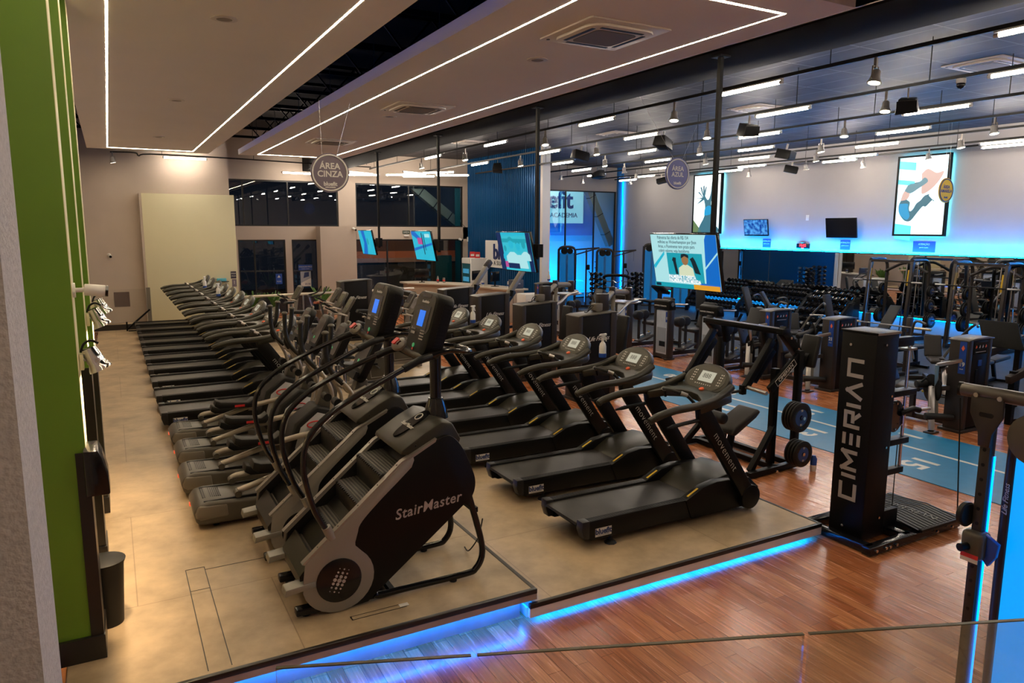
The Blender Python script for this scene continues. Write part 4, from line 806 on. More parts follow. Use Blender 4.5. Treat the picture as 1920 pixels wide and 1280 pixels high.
    MB().prism([(.78, 1.09), (.80, 1.125), (.98, 1.235), (1.12, 1.30), (1.21, 1.28), (1.28, 1.15), (1.24, 1.05), (1.0, 1.05)], 'y', -.31, .31).obj('top_cover', 'dash', t, .018)
    a = Matrix.Translation((.98, -.02, 1.243)) @ Matrix.Rotation(R(-30), 4, 'Y')
    MB().prism(ell(.17, .07), 'z', -.02, .004).xf(a).obj('badge', 'blackgloss', t); text('StairMaster', .05, a @ Vector((-.03, .0, .005)), a.to_3x3() @ Vector((0, -1, 0)), a.to_3x3() @ Vector((1, 0, 0)), 'letter', t, shear=.2); MB().tube([a @ Vector((.08 + .035 * math.cos(k * R(30)), .04 * math.sin(k * R(30)), .006)) for k in range(12)], .004, 5, close=True).obj('badge_ring', 'letter', t)
    MB().lathe([(.10, 0), (.085, .08), (.062, .14), (.058, .16)], (1.2, 0, 1.26), n=20).obj('post_collar', 'blackgloss', t); MB().cyl((1.2, 0, 1.36), (1.2, 0, 1.84), .045, 16).obj('console_post', 'blackgloss', t)
    # console
    e = Matrix.Translation((1.085, 0, 2.03)) @ Matrix.Rotation(R(-73), 4, 'Y')      # x up the face, z towards the user
    poly = [(p[1], p[0]) for p in rrect(.42, .50, .085, 6)]
    c = MB().prism(poly, 'z', -.15, 0).xf(e).obj('console', 'black', t, .022)
    MB().prism([(p[1], p[0]) for p in rrect(.37, .30, .05, 5)], 'z', .0, .004).xf(e @ Matrix.Translation((.075, 0, 0))).obj('overlay', 'dash', c)
    MB().box(-.055, .135, -.13, .13, .004, .007).xf(e).obj('bezel', 'blackgloss', c); MB().box(-.03, .095, -.058, .058, .007, .009).xf(e).obj('screen', 'scrblue', c)
    MB().prism([(p[1], p[0]) for p in rrect(.17, .035, .015, 4)], 'z', -.02, .006).xf(e @ Matrix.Translation((.215, 0, 0))).obj('carry_slot', 'blackgloss', c)
    ex, ey = e.to_3x3() @ Vector((0, -1, 0)), e.to_3x3() @ Vector((1, 0, 0))
    text('freeclimber', .03, e @ Vector((.165, .0, .006)), ex, ey, 'letter', c, shear=.3)
    g = MB()
    for i in range(3):
        for j in range(2): g.box(-.10 + .035 * j, -.08 + .035 * j, .07 + .028 * i, .085 + .028 * i, .002, .006)
    for i in range(5):
        for j in range(3): g.box(-.13 + .022 * i, -.12 + .022 * i, -.06 - .028 * j, -.042 - .028 * j, .002, .006)
    g.xf(e).obj('button', 'lettergrey', c)
    MB().cyl((-.185, .03, 0), (-.185, .03, .006), .017, 14).xf(e).obj('start_button', 'greenled', c); MB().box(-.225, -.205, .015, .04, .002, .006).xf(e).obj('stop_button', 'redled' if 0 else 'redlabel', c)
    g = MB()
    for i in range(13): g.box(-.17 + .028 * i, -.155 + .028 * i, -.213, -.208, -.12, -.06)
    g.xf(e).obj('vent_slot', 'black', c)
    # remote control pod on the near handle
    e2 = Matrix.Translation((.90, .0, 1.87)) @ Matrix.Rotation(R(-40), 4, 'Y')
    for s in (-1, ): pass
    d = MB().ball((0, 0, 0), .09, (.66, 1.0, .45), 16).xf(e2).obj('control_pod', 'pewterlite', t); MB().prism(rrect(.062, .066, .014), 'z', .034, .045).xf(e2).obj('stop_key', 'red', d)
    MB().box(-.02, .02, .045, .062, .025, .034).box(-.02, .02, -.062, -.045, .025, .034).xf(e2).obj('pod_key', 'blackgloss', d); MB().tube(crv([(.92, -.02, 1.85), (.98, -.06, 1.80), (1.04, -.16, 1.78), (1.06, -.24, 1.79)], 4), [.03] * 4 + [.024] * 9, 10).obj('pod_arm', 'pewter', d)
    MB().tube(crv([(1.0, .26, 1.79), (1.05, .12, 1.76), (1.08, 0, 1.75), (1.05, -.12, 1.76), (1.0, -.26, 1.79)], 4), .026, 10).obj('cross_handle', 'black', t)
    MB().cbox((1.16, 0, 1.80), (.22, .16, .06)).obj('console_bracket', 'black', t, .01)
    return t
SM = make_stair(); SM.location = (1.0, 5.27, Z1); SM['label'] = 'stair climber nearest the camera at the front edge of the high platform'; SM['group'] = 'stair climbers'
dup(SM, (.97, 6.29, Z1), 0, 'stair climber just behind the front one, partly hidden by it')
t = thing('power_cable', 'black power cable with white plug on the floor behind the front stair climber', 'cable', (0, 0, 0)); MB().tube(crv([(2.02, 5.68, Z1 + .03), (2.15, 5.75, Z1 + .012), (2.35, 5.8, Z1 + .10), (2.4, 5.95, Z1 + .45)], 6), .008, 6).tube(crv([(2.53, 5.1, Z1 + .4), (2.54, 5.2, Z1 + .2), (2.50, 5.3, Z1 + .05), (2.53, 5.45, Z1 + .015)], 6), .006, 6).obj('cord', 'black', t); MB().cbox((2.15, 5.78, Z1 + .03), (.09, .06, .05)).obj('plug_block', 'white', t, .006)
# ================================================================ ELLIPTICALS
def make_elliptical():
    t = thing('elliptical_trainer', '', 'elliptical trainer', (0, 0, 0))
    body = [(0, .17), (.03, .06), (.10, .04), (.95, .04), (1.02, .08), (1.02, .16), (.86, .20), (.50, .235), (.14, .255), (.05, .24)]
    MB().prism(body, 'y', -.27, .27).obj('rear_housing', 'pewter', t, .028, 3)
    MB().prism([(.015, .165), (.05, .235), (.30, .225), (.31, .10), (.06, .09), (.02, .12)], 'y', -.276, .276).obj('rear_cap', 'pewterlite', t, .02, 3)
    g = MB()
    for i in range(10): g.box(.10 + .017 * i, .109 + .017 * i, -.10, .18, .246, .254)
    g.obj('ribbed_pad', 'rubber', t)
    MB().box(.10, .85, -.215, -.19, .235, .262).box(.10, .85, .19, .215, .235, .262).xf(Matrix.Translation((0, 0, -.006))).obj('roller_track', 'rubber', t)
    MB().cbox((.003, .08, .15), (.015, .05, .03)).obj('rear_light', 'rearlight', t); MB().prism(rrect(.05, .4, .02), 'z', 0, .04).xf(Matrix.Translation((.2, 0, 0))).obj('rear_foot', 'rubber', t)
    MB().bar((.9, 0, .09), (1.95, 0, .09), .16, .10).obj('main_beam', 'pewter', t, .01); MB().cbox((1.95, 0, .05), (.12, .6, .09)).obj('front_stabiliser', 'pewter', t, .02)
    # centre shroud
    MB().prism([(1.15, .10), (1.10, .35), (1.18, .62), (1.42, .80), (1.62, .74), (1.75, .48), (1.78, .12)], 'y', -.17, .17).obj('crank_shroud', 'rubber', t, .03, 3)
    for s in (-1, 1):
        y = s * .176
        p = MB().prism([(1.20, .16), (1.17, .36), (1.24, .58), (1.43, .73), (1.57, .68), (1.67, .46), (1.70, .16)], 'y', min(y, y + s * .006), max(y, y + s * .006)).obj('side_plate', 'paleplate', t, .002)
        MB().tube([(1.40 + .09 * math.cos(k * R(20)), y + s * .009, .60 + .035 * math.sin(k * R(20))) for k in range(18)], .008, 5, close=True).obj('red_ring_emblem', 'redlabel', p); MB().box(1.50, 1.62, min(y, y + s * .01), max(y, y + s * .01), .56, .60).obj('red_emblem_bar', 'redlabel', p)
        # crank disc and pedal arm
        ph = .10 if s < 0 else -.12
        MB().cyl((1.44, s * .19, .42), (1.44, s * .235, .42), .17, 24).obj('crank_disc', 'rubber', t, .01)
        ar = MB().tube(crv([(.40, s * .2, .305), (.50, s * .2, .33), (.95, s * .23, .40 + ph * .6), (1.40, s * .26, .44 + ph)], 4), .030, 10).obj('pedal_arm', 'armtube', t)
        MB().cyl((.40, s * .2 - .05, .285), (.40, s * .2 + .05, .285), .032, 14).obj('roller', 'pewter', ar)
        zp = .42 + ph * .8
        pd = MB().prism([(.52, zp + .03), (.54, zp + .10), (.60, zp + .075), (.93, zp + .04), (1.0, zp + .09), (1.02, zp + .02), (.98, zp - .03), (.58, zp - .01)], 'y', s * .25 - .085, s * .25 + .085).obj('foot_pedal', 'rubber', t, .014)
        MB().box(.76, .88, s * .25 + (s * .086), s * .25 + (s * .092), zp - .004, zp + .022).obj('red_reflector', 'redlabel', pd) if s > 0 else MB().box(.76, .88, -.342, -.336, zp - .004, zp + .022).obj('red_reflector', 'redlabel', pd)
        # moving arm: lower silver tube, black grip
        lv = MB().tube(crv([(1.30, s * .33, .42 + ph), (1.50, s * .33, .62), (1.56, s * .33, .95), (1.48, s * .32, 1.16), (1.40, s * .30, 1.27)], 5), .021, 10).obj('arm_lever', 'armtube', t)
        dx = .08 * s
        MB().tube(crv([(1.41, s * .30, 1.25), (1.34 + dx * .3, s * .27, 1.36), (1.345 + dx, s * .25, 1.52), (1.36 + dx * 1.2, s * .25, 1.75)], 5), .026, 10).obj('arm_grip', 'rubber', lv); MB().ball((1.36 + dx * 1.2, s * .25, 1.755), .036, (1, 1, .6), 10).obj('grip_cap', 'pewter', lv)
        MB().cyl((1.50, s * .24, .93), (1.50, s * .37, .93), .045, 14).obj('lever_pivot', 'rubber', lv)
        MB().tube(crv([(1.70, s * .08, 1.15), (1.55, s * .14, 1.12), (1.46, s * .16, 1.18), (1.455, s * .16, 1.36)], 5), .018, 8).obj('fixed_handle', 'armtube', t); MB().cyl((1.457, s * .16, 1.22), (1.457, s * .16, 1.35), .026, 12).obj('pulse_grip', 'chrome', t)
    MB().prism([(1.42, .70), (1.62, 1.22), (1.74, 1.22), (1.66, .66)], 'y', -.065, .065).obj('column', 'pewter', t, .02)
    e = Matrix.Translation((1.70, 0, 1.46)) @ Matrix.Rotation(R(-62), 4, 'Y')
    c = MB().prism([(p[1], p[0]) for p in rrect(.36, .52, .10, 5)], 'z', -.09, 0).xf(e).obj('console', 'black', t, .02); MB().prism([(p[1], p[0]) for p in rrect(.28, .34, .03, 4)], 'z', 0, .004).xf(e @ Matrix.Translation((.04, 0, 0))).obj('display', 'blackgloss', c)
    MB().cyl((-.06, .03, .004), (-.06, .03, .008), .018, 12).xf(e).obj('start_button', 'greenled', c); MB().box(-.25, -.17, -.14, .14, -.02, .035).xf(e).obj('bottle_tray', 'rubber', c)
    MB().tube([e @ Vector((.24, -.06, -.04)), e @ Vector((.29, -.04, -.04)), e @ Vector((.29, .04, -.04)), e @ Vector((.24, .06, -.04))], .012, 8).obj('top_handle', 'pewterlite', c)
    return t
EL = make_elliptical()
for k, (x, y) in enumerate(((.50, 7.2), (.47, 8.12), (.50, 9.06), (.50, 9.95))):
    lab = ['elliptical trainer nearest the camera, its grey rear housing beside the stair climbers', 'second elliptical trainer from the camera, between the front and third ones', 'third elliptical trainer from the camera', 'farthest elliptical trainer, next to the long treadmill row'][k]
    if k == 0: EL.location = (x, y, Z1); EL['label'] = lab; EL['group'] = 'elliptical trainers'
    else: dup(EL, (x, y, Z1), 0, lab)
# ================================================================ BIKES
def make_bike(rec=False):
    t = thing('recumbent_bike' if rec else 'exercise_bike', '', 'exercise bike', (0, 0, 0))
    MB().cbox((-.55, 0, .05), (.09, .56, .07)).obj('rear_stabiliser', 'silver', t, .015); MB().cbox((.62, 0, .05), (.09, .56, .07)).obj('front_stabiliser', 'silver', t, .015)
    MB().prism([(-.5, .05), (.62, .05), (.60, .14), (-.46, .12)], 'y', -.06, .06).obj('base_beam', 'silver', t, .01)
    MB().prism([(.05, .12), (.02, .38), (.16, .56), (.38, .60), (.55, .45), (.58, .14)], 'y', -.10, .10).obj('flywheel_shroud', 'pewter', t, .03, 3)
    for s in (-1, 1):
        MB().tube([(.12 + .0, s * .106, .16), (.10, s * .106, .36), (.22, s * .106, .52), (.38, s * .106, .53), (.50, s * .106, .40), (.52, s * .106, .17)], .011, 6, close=True).obj('silver_hoop', 'silver', t)
        k = MB().bar((.28, s * .12, .33), (.28 + s * .12, s * .14, .33 - s * .1), .03, .02).obj('crank', 'steel', t); MB().cbox((.28 + s * .12, s * .19, .33 - s * .1), (.10, .09, .03)).obj('pedal', 'black', k, .006)
    if rec:
        MB().prism([(-.42, .40), (-.05, .36), (-.05, .42), (-.40, .48)], 'y', -.21, .21).obj('seat', 'pad', t, .025, 3); MB().prism([(-.44, .48), (-.60, .98), (-.52, 1.0), (-.38, .50)], 'y', -.2, .2).obj('backrest', 'pad', t, .025, 3)
        MB().bar((-.3, 0, .12), (-.3, 0, .42), .08, .08, (1, 0, 0)).obj('seat_post', 'silver', t)
    else:
        MB().prism([(-.42, .86), (-.38, .93), (-.20, .92), (.02, .90), (.02, .87), (-.2, .84)], 'y', -.11, .11).obj('saddle', 'pad', t, .03, 3); MB().bar((-.1, 0, .12), (-.22, 0, .86), .06, .05).obj('seat_post', 'steel', t)
    MB().bar((.48, 0, .45), (.60, 0, 1.12), .07, .07, (1, 0, 0)).obj('column', 'silver', t)
    e = Matrix.Translation((.60, 0, 1.27)) @ Matrix.Rotation(R(-58), 4, 'Y'); c = MB().prism([(p[1], p[0]) for p in rrect(.30, .40, .06)], 'z', -.06, 0).xf(e).obj('console', 'pewter', t, .015); MB().box(-.08, .14, -.11, .11, 0, .004).xf(e).obj('display', 'blackgloss', c)
    MB().tube(crv([(.25, -.25, 1.12), (.40, -.27, 1.10), (.52, -.18, 1.06), (.56, 0, 1.05), (.52, .18, 1.06), (.40, .27, 1.10), (.25, .25, 1.12)], 4), .016, 8).obj('handlebar', 'armtube', t)
    for s in (-1, 1): MB().tube(crv([(.40, s * .16, 1.08), (.28, s * .15, 1.16), (.16, s * .13, 1.22)], 4), .017, 8).obj('bar_grip', 'rubber', t)
    return t
RB = make_bike(True); UB = make_bike(False)
for k, (x, y, lab) in enumerate(((3.9, 12.75, 'recumbent bike with silver hooped shroud behind the stair climbers, nearest of the bikes'), (4.05, 13.75, 'recumbent bike with silver hoops, behind the nearest recumbent bike'), (4.9, 14.3, 'recumbent bike right of the other two, behind the treadmill consoles'))):
    if k == 0: RB.location = (x, y, Z2); RB['label'] = lab; RB['group'] = 'recumbent bikes'
    else: dup(RB, (x, y, Z2), 0, lab, 'recumbent bikes')
for k, (x, y, a, lab) in enumerate(((3.7, 15.0, 0, 'upright exercise bike in the bike area, nearest of its row'), (3.9, 16.2, 4, 'upright exercise bike, second of its row from the camera'), (5.25, 15.5, 0, 'upright exercise bike with a tall back column before the grey wall'), (5.5, 17.0, -4, 'upright exercise bike, right hand one before the street doors'), (4.1, 17.5, 0, 'upright exercise bike, farthest of its row'), (3.45, 18.5, 10, 'upright exercise bike left of the row, beside the spinning bikes'))):
    if k == 0: UB.location = (x, y, Z2 if x > 2.7 else Z1); UB.rotation_euler.z = R(a); UB['label'] = lab; UB['group'] = 'upright exercise bikes'
    else: dup(UB, (x, y, Z2), R(a), lab, 'upright exercise bikes')
def spin(lab, x, y, a, acc):
    t = thing('spinning_bike', lab, 'spinning bike', (x, y, Z2), R(a), 'spinning bikes')
    MB().cbox((-.5, 0, .04), (.08, .5, .06)).obj('rear_foot', 'black', t, .01); MB().cbox((.5, 0, .04), (.08, .5, .06)).obj('front_foot', 'black', t, .01)
    MB().tube(crv([(-.5, 0, .06), (-.1, 0, .30), (.30, 0, .50), (.45, 0, .80)], 4), .045, 8).obj('frame', 'black', t); MB().lathe([(.22, -.02), (.24, -.02), (.24, .02), (.22, .02)], (.42, 0, .32), (0, 1, 0), 28).obj('flywheel', 'steel', t)
    MB().prism([(.18, .30), (.30, .50), (.52, .46), (.60, .30), (.40, .28)], 'y', -.05, .05).obj('fork_cover', acc, t, .01); MB().bar((-.08, 0, .3), (-.22, 0, .92), .05, .05).obj('seat_post', 'steel', t)
    MB().prism([(-.40, .93), (-.36, .99), (-.05, .98), (-.05, .94)], 'y', -.09, .09).obj('saddle', acc, t, .02, 3); MB().bar((.45, 0, .75), (.36, 0, 1.06), .05, .05).obj('bar_post', 'steel', t)
    MB().tube(crv([(.80, -.12, 1.32), (.68, -.16, 1.16), (.45, -.20, 1.10), (.36, 0, 1.07), (.45, .20, 1.10), (.68, .16, 1.16), (.80, .12, 1.32)], 4), .02, 8).obj('handlebar', 'rubber', t); MB().cyl((.05, -.12, .30), (.05, .12, .30), .10, 20).obj('chain_ring', 'blackgloss', t)
M['orangeblack'] = mat('burnt_orange', (.30, .06, .02), .5)
spin('spinning bike with burnt orange saddle and fork before the dark doors', 4.9, 18.9, 15, 'orangeblack'); spin('black spinning bike beside the orange one, tall hooked handlebar', 5.5, 19.4, 10, 'black'); spin('black spinning bike left of the orange one', 4.2, 19.2, 20, 'black')
# ================================================================ CABLE TOWERS WITH DARK SHROUDS
def shroud_base(t, W=.82, H=1.55):
    top = [(0, 0), (0, H - .05), (.10, H - .02), (W * .5, H + .01), (W - .1, H + .02), (W, H + .02), (W, 0)]
    MB().prism([(.09, .04), (.09, H - .04), (W * .5, H - .02), (W - .12, H - .01), (W - .12, .04)], 'y', .015, .10).obj('shroud_panel', 'shroud', t, .004)
    MB().prism([(.09, .04), (.09, H - .04), (W - .12, H - .01), (W - .12, .04)], 'y', .34, .40).obj('rear_shroud', 'shroud', t, .004)
    MB().box(0, .095, 0, .40, 0.03, H - .045).obj('side_post', 'gunmetal', t, .012); MB().box(W - .125, W, 0, .40, 0.03, H).obj('side_post', 'gunmetal', t, .012)
    MB().prism([(-.005, H - .06), (0, H - .04), (.09, H - .02), (W - .1, H + .012), (W + .005, H + .012), (W + .005, H - .01), (W - .1, H - .01), (.09, H - .045)], 'y', -.006, .41).obj('top_cap', 'pewter', t, .004)
    MB().box(-.03, W + .03, -.05, .45, 0, .05).obj('base', 'gunmetal', t, .008)
    MB().box(.2, W - .2, .12, .30, .1, .9).obj('weight_stack', 'black', t)
    text('Life Fitness', .112, (W * .53, .011, 1.10), (1, 0, .03), (-.03, 0, 1), 'letter', t, shear=.45, bold=.0, space=.92)
def make_press():
    t = thing('cable_tower_machine', '', 'gym machine', (0, 0, 0)); shroud_base(t)
    MB().box(.60, .80, .22, .36, 1.5, 1.86).obj('head_post', 'gunmetal', t, .01)
    MB().prism([(.46, 1.58), (.46, 1.70), (.62, 1.70), (.62, 1.58), (.57, 1.55), (.5, 1.55)], 'y', .16, .30).obj('pulley_bracket', 'pewterlite', t, .008)
    MB().tube(crv([(.46, .22, 1.66), (.38, .22, 1.65), (.32, .2, 1.56), (.25, .2, 1.56)], 4), .008, 6).tube(crv([(.46, .26, 1.63), (.40, .26, 1.58), (.35, .24, 1.555)], 4), .008, 6).obj('cable', 'black', t)
    MB().tube([(.74, .30, 1.70), (1.12, .55, 1.86), (1.55, .62, 1.83)], .055, 12).obj('upper_arm', 'pewterlite', t); MB().cyl((1.10, .54, 1.80), (1.10, .54, 1.95), .06, 16).obj('arm_hub', 'gunmetal', t, .006); MB().cyl((1.55, .62, 1.68), (1.55, .62, 1.92), .07, 16).obj('arm_hub', 'gunmetal', t, .006)
    c = MB().lathe([(.22, 0), (.27, .012), (.27, .03), (.22, .035)], (1.5, .62, 1.63), n=32).obj('range_disc', 'steel', t)
    MB().bar((1.12, .52, 1.80), (.86, .20, 1.30), .07, .025).obj('perforated_strap', 'pewterlite', t, .004)
    MB().tube(crv([(.80, .10, 1.46), (.95, .12, 1.52), (1.25, .25, 1.66), (1.55, .35, 1.70)], 4), .028, 10).obj('press_handle', 'steel', t); MB().box(.72, .86, .03, .16, 1.40, 1.49).obj('pivot_block', 'pewter', t, .012); MB().box(.75, .85, .05, .15, .0, 1.42).obj('handle_post', 'gunmetal', t, .01)
    MB().box(1.15, 1.62, .75, 1.15, .48, .56).obj('seat', 'pad', t, .03, 3); MB().prism([(1.55, .60), (1.66, 1.35), (1.74, 1.34), (1.64, .58)], 'y', .78, 1.12).obj('backrest', 'pad', t, .03, 3)
    MB().bar((1.4, .95, .05), (1.4, .95, .48), .09, .09, (1, 0, 0)).bar((.82, .95, .06), (1.75, .95, .06), .10, .08).bar((.86, .40, .06), (.86, .95, .06), .1, .08).obj('frame', 'gunmetal', t); MB().bar((.98, .6, .05), (1.12, .66, .45), .06, .05).obj('foot_rest', 'steel', t)
    return t
def make_arm():
    t = thing('cable_tower_machine', '', 'gym machine', (0, 0, 0)); shroud_base(t)
    MB().bar((.82, .24, 1.38), (1.50, .50, 2.12), .12, .10).obj('swing_arm', 'pewterlite', t, .01); MB().bar((1.40, .463, 2.01), (1.56, .525, 2.18), .15, .15).obj('pulley_head', 'gunmetal', t, .04, 3)
    MB().cyl((1.49, .42, 2.11), (1.49, .44, 2.11), .014, 8).obj('pulley_bolt', 'chrome', t)
    MB().bar((.86, .27, 1.28), (1.15, .38, 1.56), .06, .09).obj('lock_plate', 'black', t, .01); MB().cyl((.98, .24, 1.46), (1.0, .24, 1.60), .05).obj('lock_knob', 'black', t)
    MB().bar((.95, .5, .04), (.95, .5, 1.35), .09, .09, (1, 0, 0)).obj('rear_post', 'gunmetal', t, .01)
    MB().cyl((1.15, .45, .1), (1.15, .45, 1.62), .005, 6).cyl((1.02, .4, .1), (1.02, .4, 1.5), .005, 6).obj('cable', 'black', t)
    MB().bar((.82, .35, .06), (1.6, .7, .06), .1, .08).obj('base_rail', 'gunmetal', t); MB().bar((1.0, .42, .72), (1.12, .46, .72), .06, .06).obj('carriage', 'blackmat', t)
    return t
g = 'dark shrouded cable towers'
a = make_press(); a.location = (7.02, 10.40, 0); a['label'] = 'shrouded cable machine with press arms nearest the treadmills, cursive lettering on its back'; a['group'] = g
dup(a, (7.03, 12.4, 0), 0, 'shrouded cable machine with press arms, second from the camera', g)
a = make_arm(); a.location = (7.11, 14.55, 0); a['label'] = 'shrouded cable machine with one slanted grey arm, right one of the pair'; a['group'] = g
dup(a, (7.13, 16.5, 0), 0, 'shrouded cable machine with one slanted grey arm, left one of the pair before the reception', g)
t = thing('cable_tower_machine', 'shrouded cable machine behind the bikes, only its dark top visible before the street doors', 'gym machine', (5.05, 18.2, Z2), 0, g); shroud_base(t)
# ================================================================ GREY SELECTOR MACHINES
def make_selector(kind):
    t = thing('selector_machine', '', 'gym machine', (0, 0, 0))
    for y in (-.50, -.035): MB().box(0, .16, y - .035, y + .035, .04, 1.20).obj('tower_post', 'gunmetal', t, .01)
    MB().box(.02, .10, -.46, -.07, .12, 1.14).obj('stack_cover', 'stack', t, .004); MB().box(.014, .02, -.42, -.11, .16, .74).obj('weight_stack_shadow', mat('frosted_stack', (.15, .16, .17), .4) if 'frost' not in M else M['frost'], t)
    MB().box(.008, .016, -.40, -.20, .30, .42).obj('maker_plate', 'black', t); MB().box(.006, .015, -.49, -.41, .88, 1.12).obj('number_card', 'bluelabel', t); text('8', .09, (.004, -.45, .97), (0, -1, 0), (0, 0, 1), 'letter', t)
    MB().prism([(-.02, 1.16), (-.02, 1.37), (.05, 1.40), (.16, 1.38), (.2, 1.22), (.2, 1.16)], 'y', -.54, .0).obj('head_cover', 'black', t, .02, 3)
    text('HAMMER STRENGTH', .045, (-.0215, -.24, 1.25), (0, -1, 0), (0, 0, 1), 'letter', t); MB().cyl((.08, -.56, 1.30), (.08, -.50, 1.30), .05, 14).obj('pulley', 'chrome', t)
    for y in (-.50, -.035): MB().box(-.06, .20, y - .05, y + .05, 0, .04).obj('foot', 'gunmetal', t, .006)
    MB().box(0, .16, -.5, -.03, .04, .12).obj('base_cross', 'gunmetal', t)
    MB().bar((.16, -.14, .08), (1.85, -.14, .08), .10, .10).bar((1.8, -.55, .06), (1.8, .3, .06), .1, .08).obj('base_beam', 'gunmetal', t, .008)
    MB().tube([(.12, -.5, 1.3), (.5, -.5, 1.27), (.62, -.45, 1.27)], .02, 8).obj('guide_arm', 'steel', t)
    if kind:
        for x, y in ((.42, -.42), (.70, -.30)):
            MB().cyl((x, y - .09, .86), (x, y + .09, .86), .12, 20).obj('knee_pad', 'pad', t, .03, 3); MB().bar((x + .03, y, .24), (x + .03, y, .80), .05, .05, (1, 0, 0)).obj('pad_post', 'gunmetal', t)
        MB().bar((.5, -.36, .30), (1.0, -.2, .36), .05, .04).obj('link_arm', 'steel', t)
        MB().obox((.35, -.62, .20), (.42, .1, .08), (-.05, .2, 0), (0, 0, .035)).obj('foot_plate', 'gunmetal', t, .006)
        MB().obox((.62, -.55, .22), (.34, .1, .08), (-.05, .2, 0), (0, 0, .035)).obj('foot_plate', 'gunmetal', t, .006)
        MB().cyl((.95, -.2, .35), (.95, -.2, .40), .02, 10).obj('pull_pin', 'yellow', t)
        MB().box(.95, 1.45, -.35, .1, .55, .64).obj('seat', 'pad', t, .03, 3); MB().prism([(1.38, .64), (1.62, 1.25), (1.72, 1.22), (1.5, .6)], 'y', -.33, .08).obj('backrest', 'pad', t, .03, 3); MB().bar((1.25, -.14, .1), (1.25, -.14, .56), .09, .09, (1, 0, 0)).obj('seat_post', 'gunmetal', t)
    return t
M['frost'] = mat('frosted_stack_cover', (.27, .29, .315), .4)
s = make_selector(1); s.location = (11.2, 13.42, 0); s['label'] = 'grey panelled selector machine standing free between two others, blue card on its panel'; s['group'] = 'grey panelled selector machines'
dup(s, (11.2, 14.95, 0), 0, 'grey panelled selector machine left of the free standing one, behind the press arms'); dup(s, (11.25, 11.95, 0), 0, 'grey panelled selector machine right behind the black lever machine')
dup(s, (11.1, 17.9, 0), 0, 'small grey panelled selector machine farther back, above the first press arms'); dup(s, (6.75, 18.3, Z2 * 0), 0, 'tall grey selector machine at the reception side, behind the stair climber consoles')
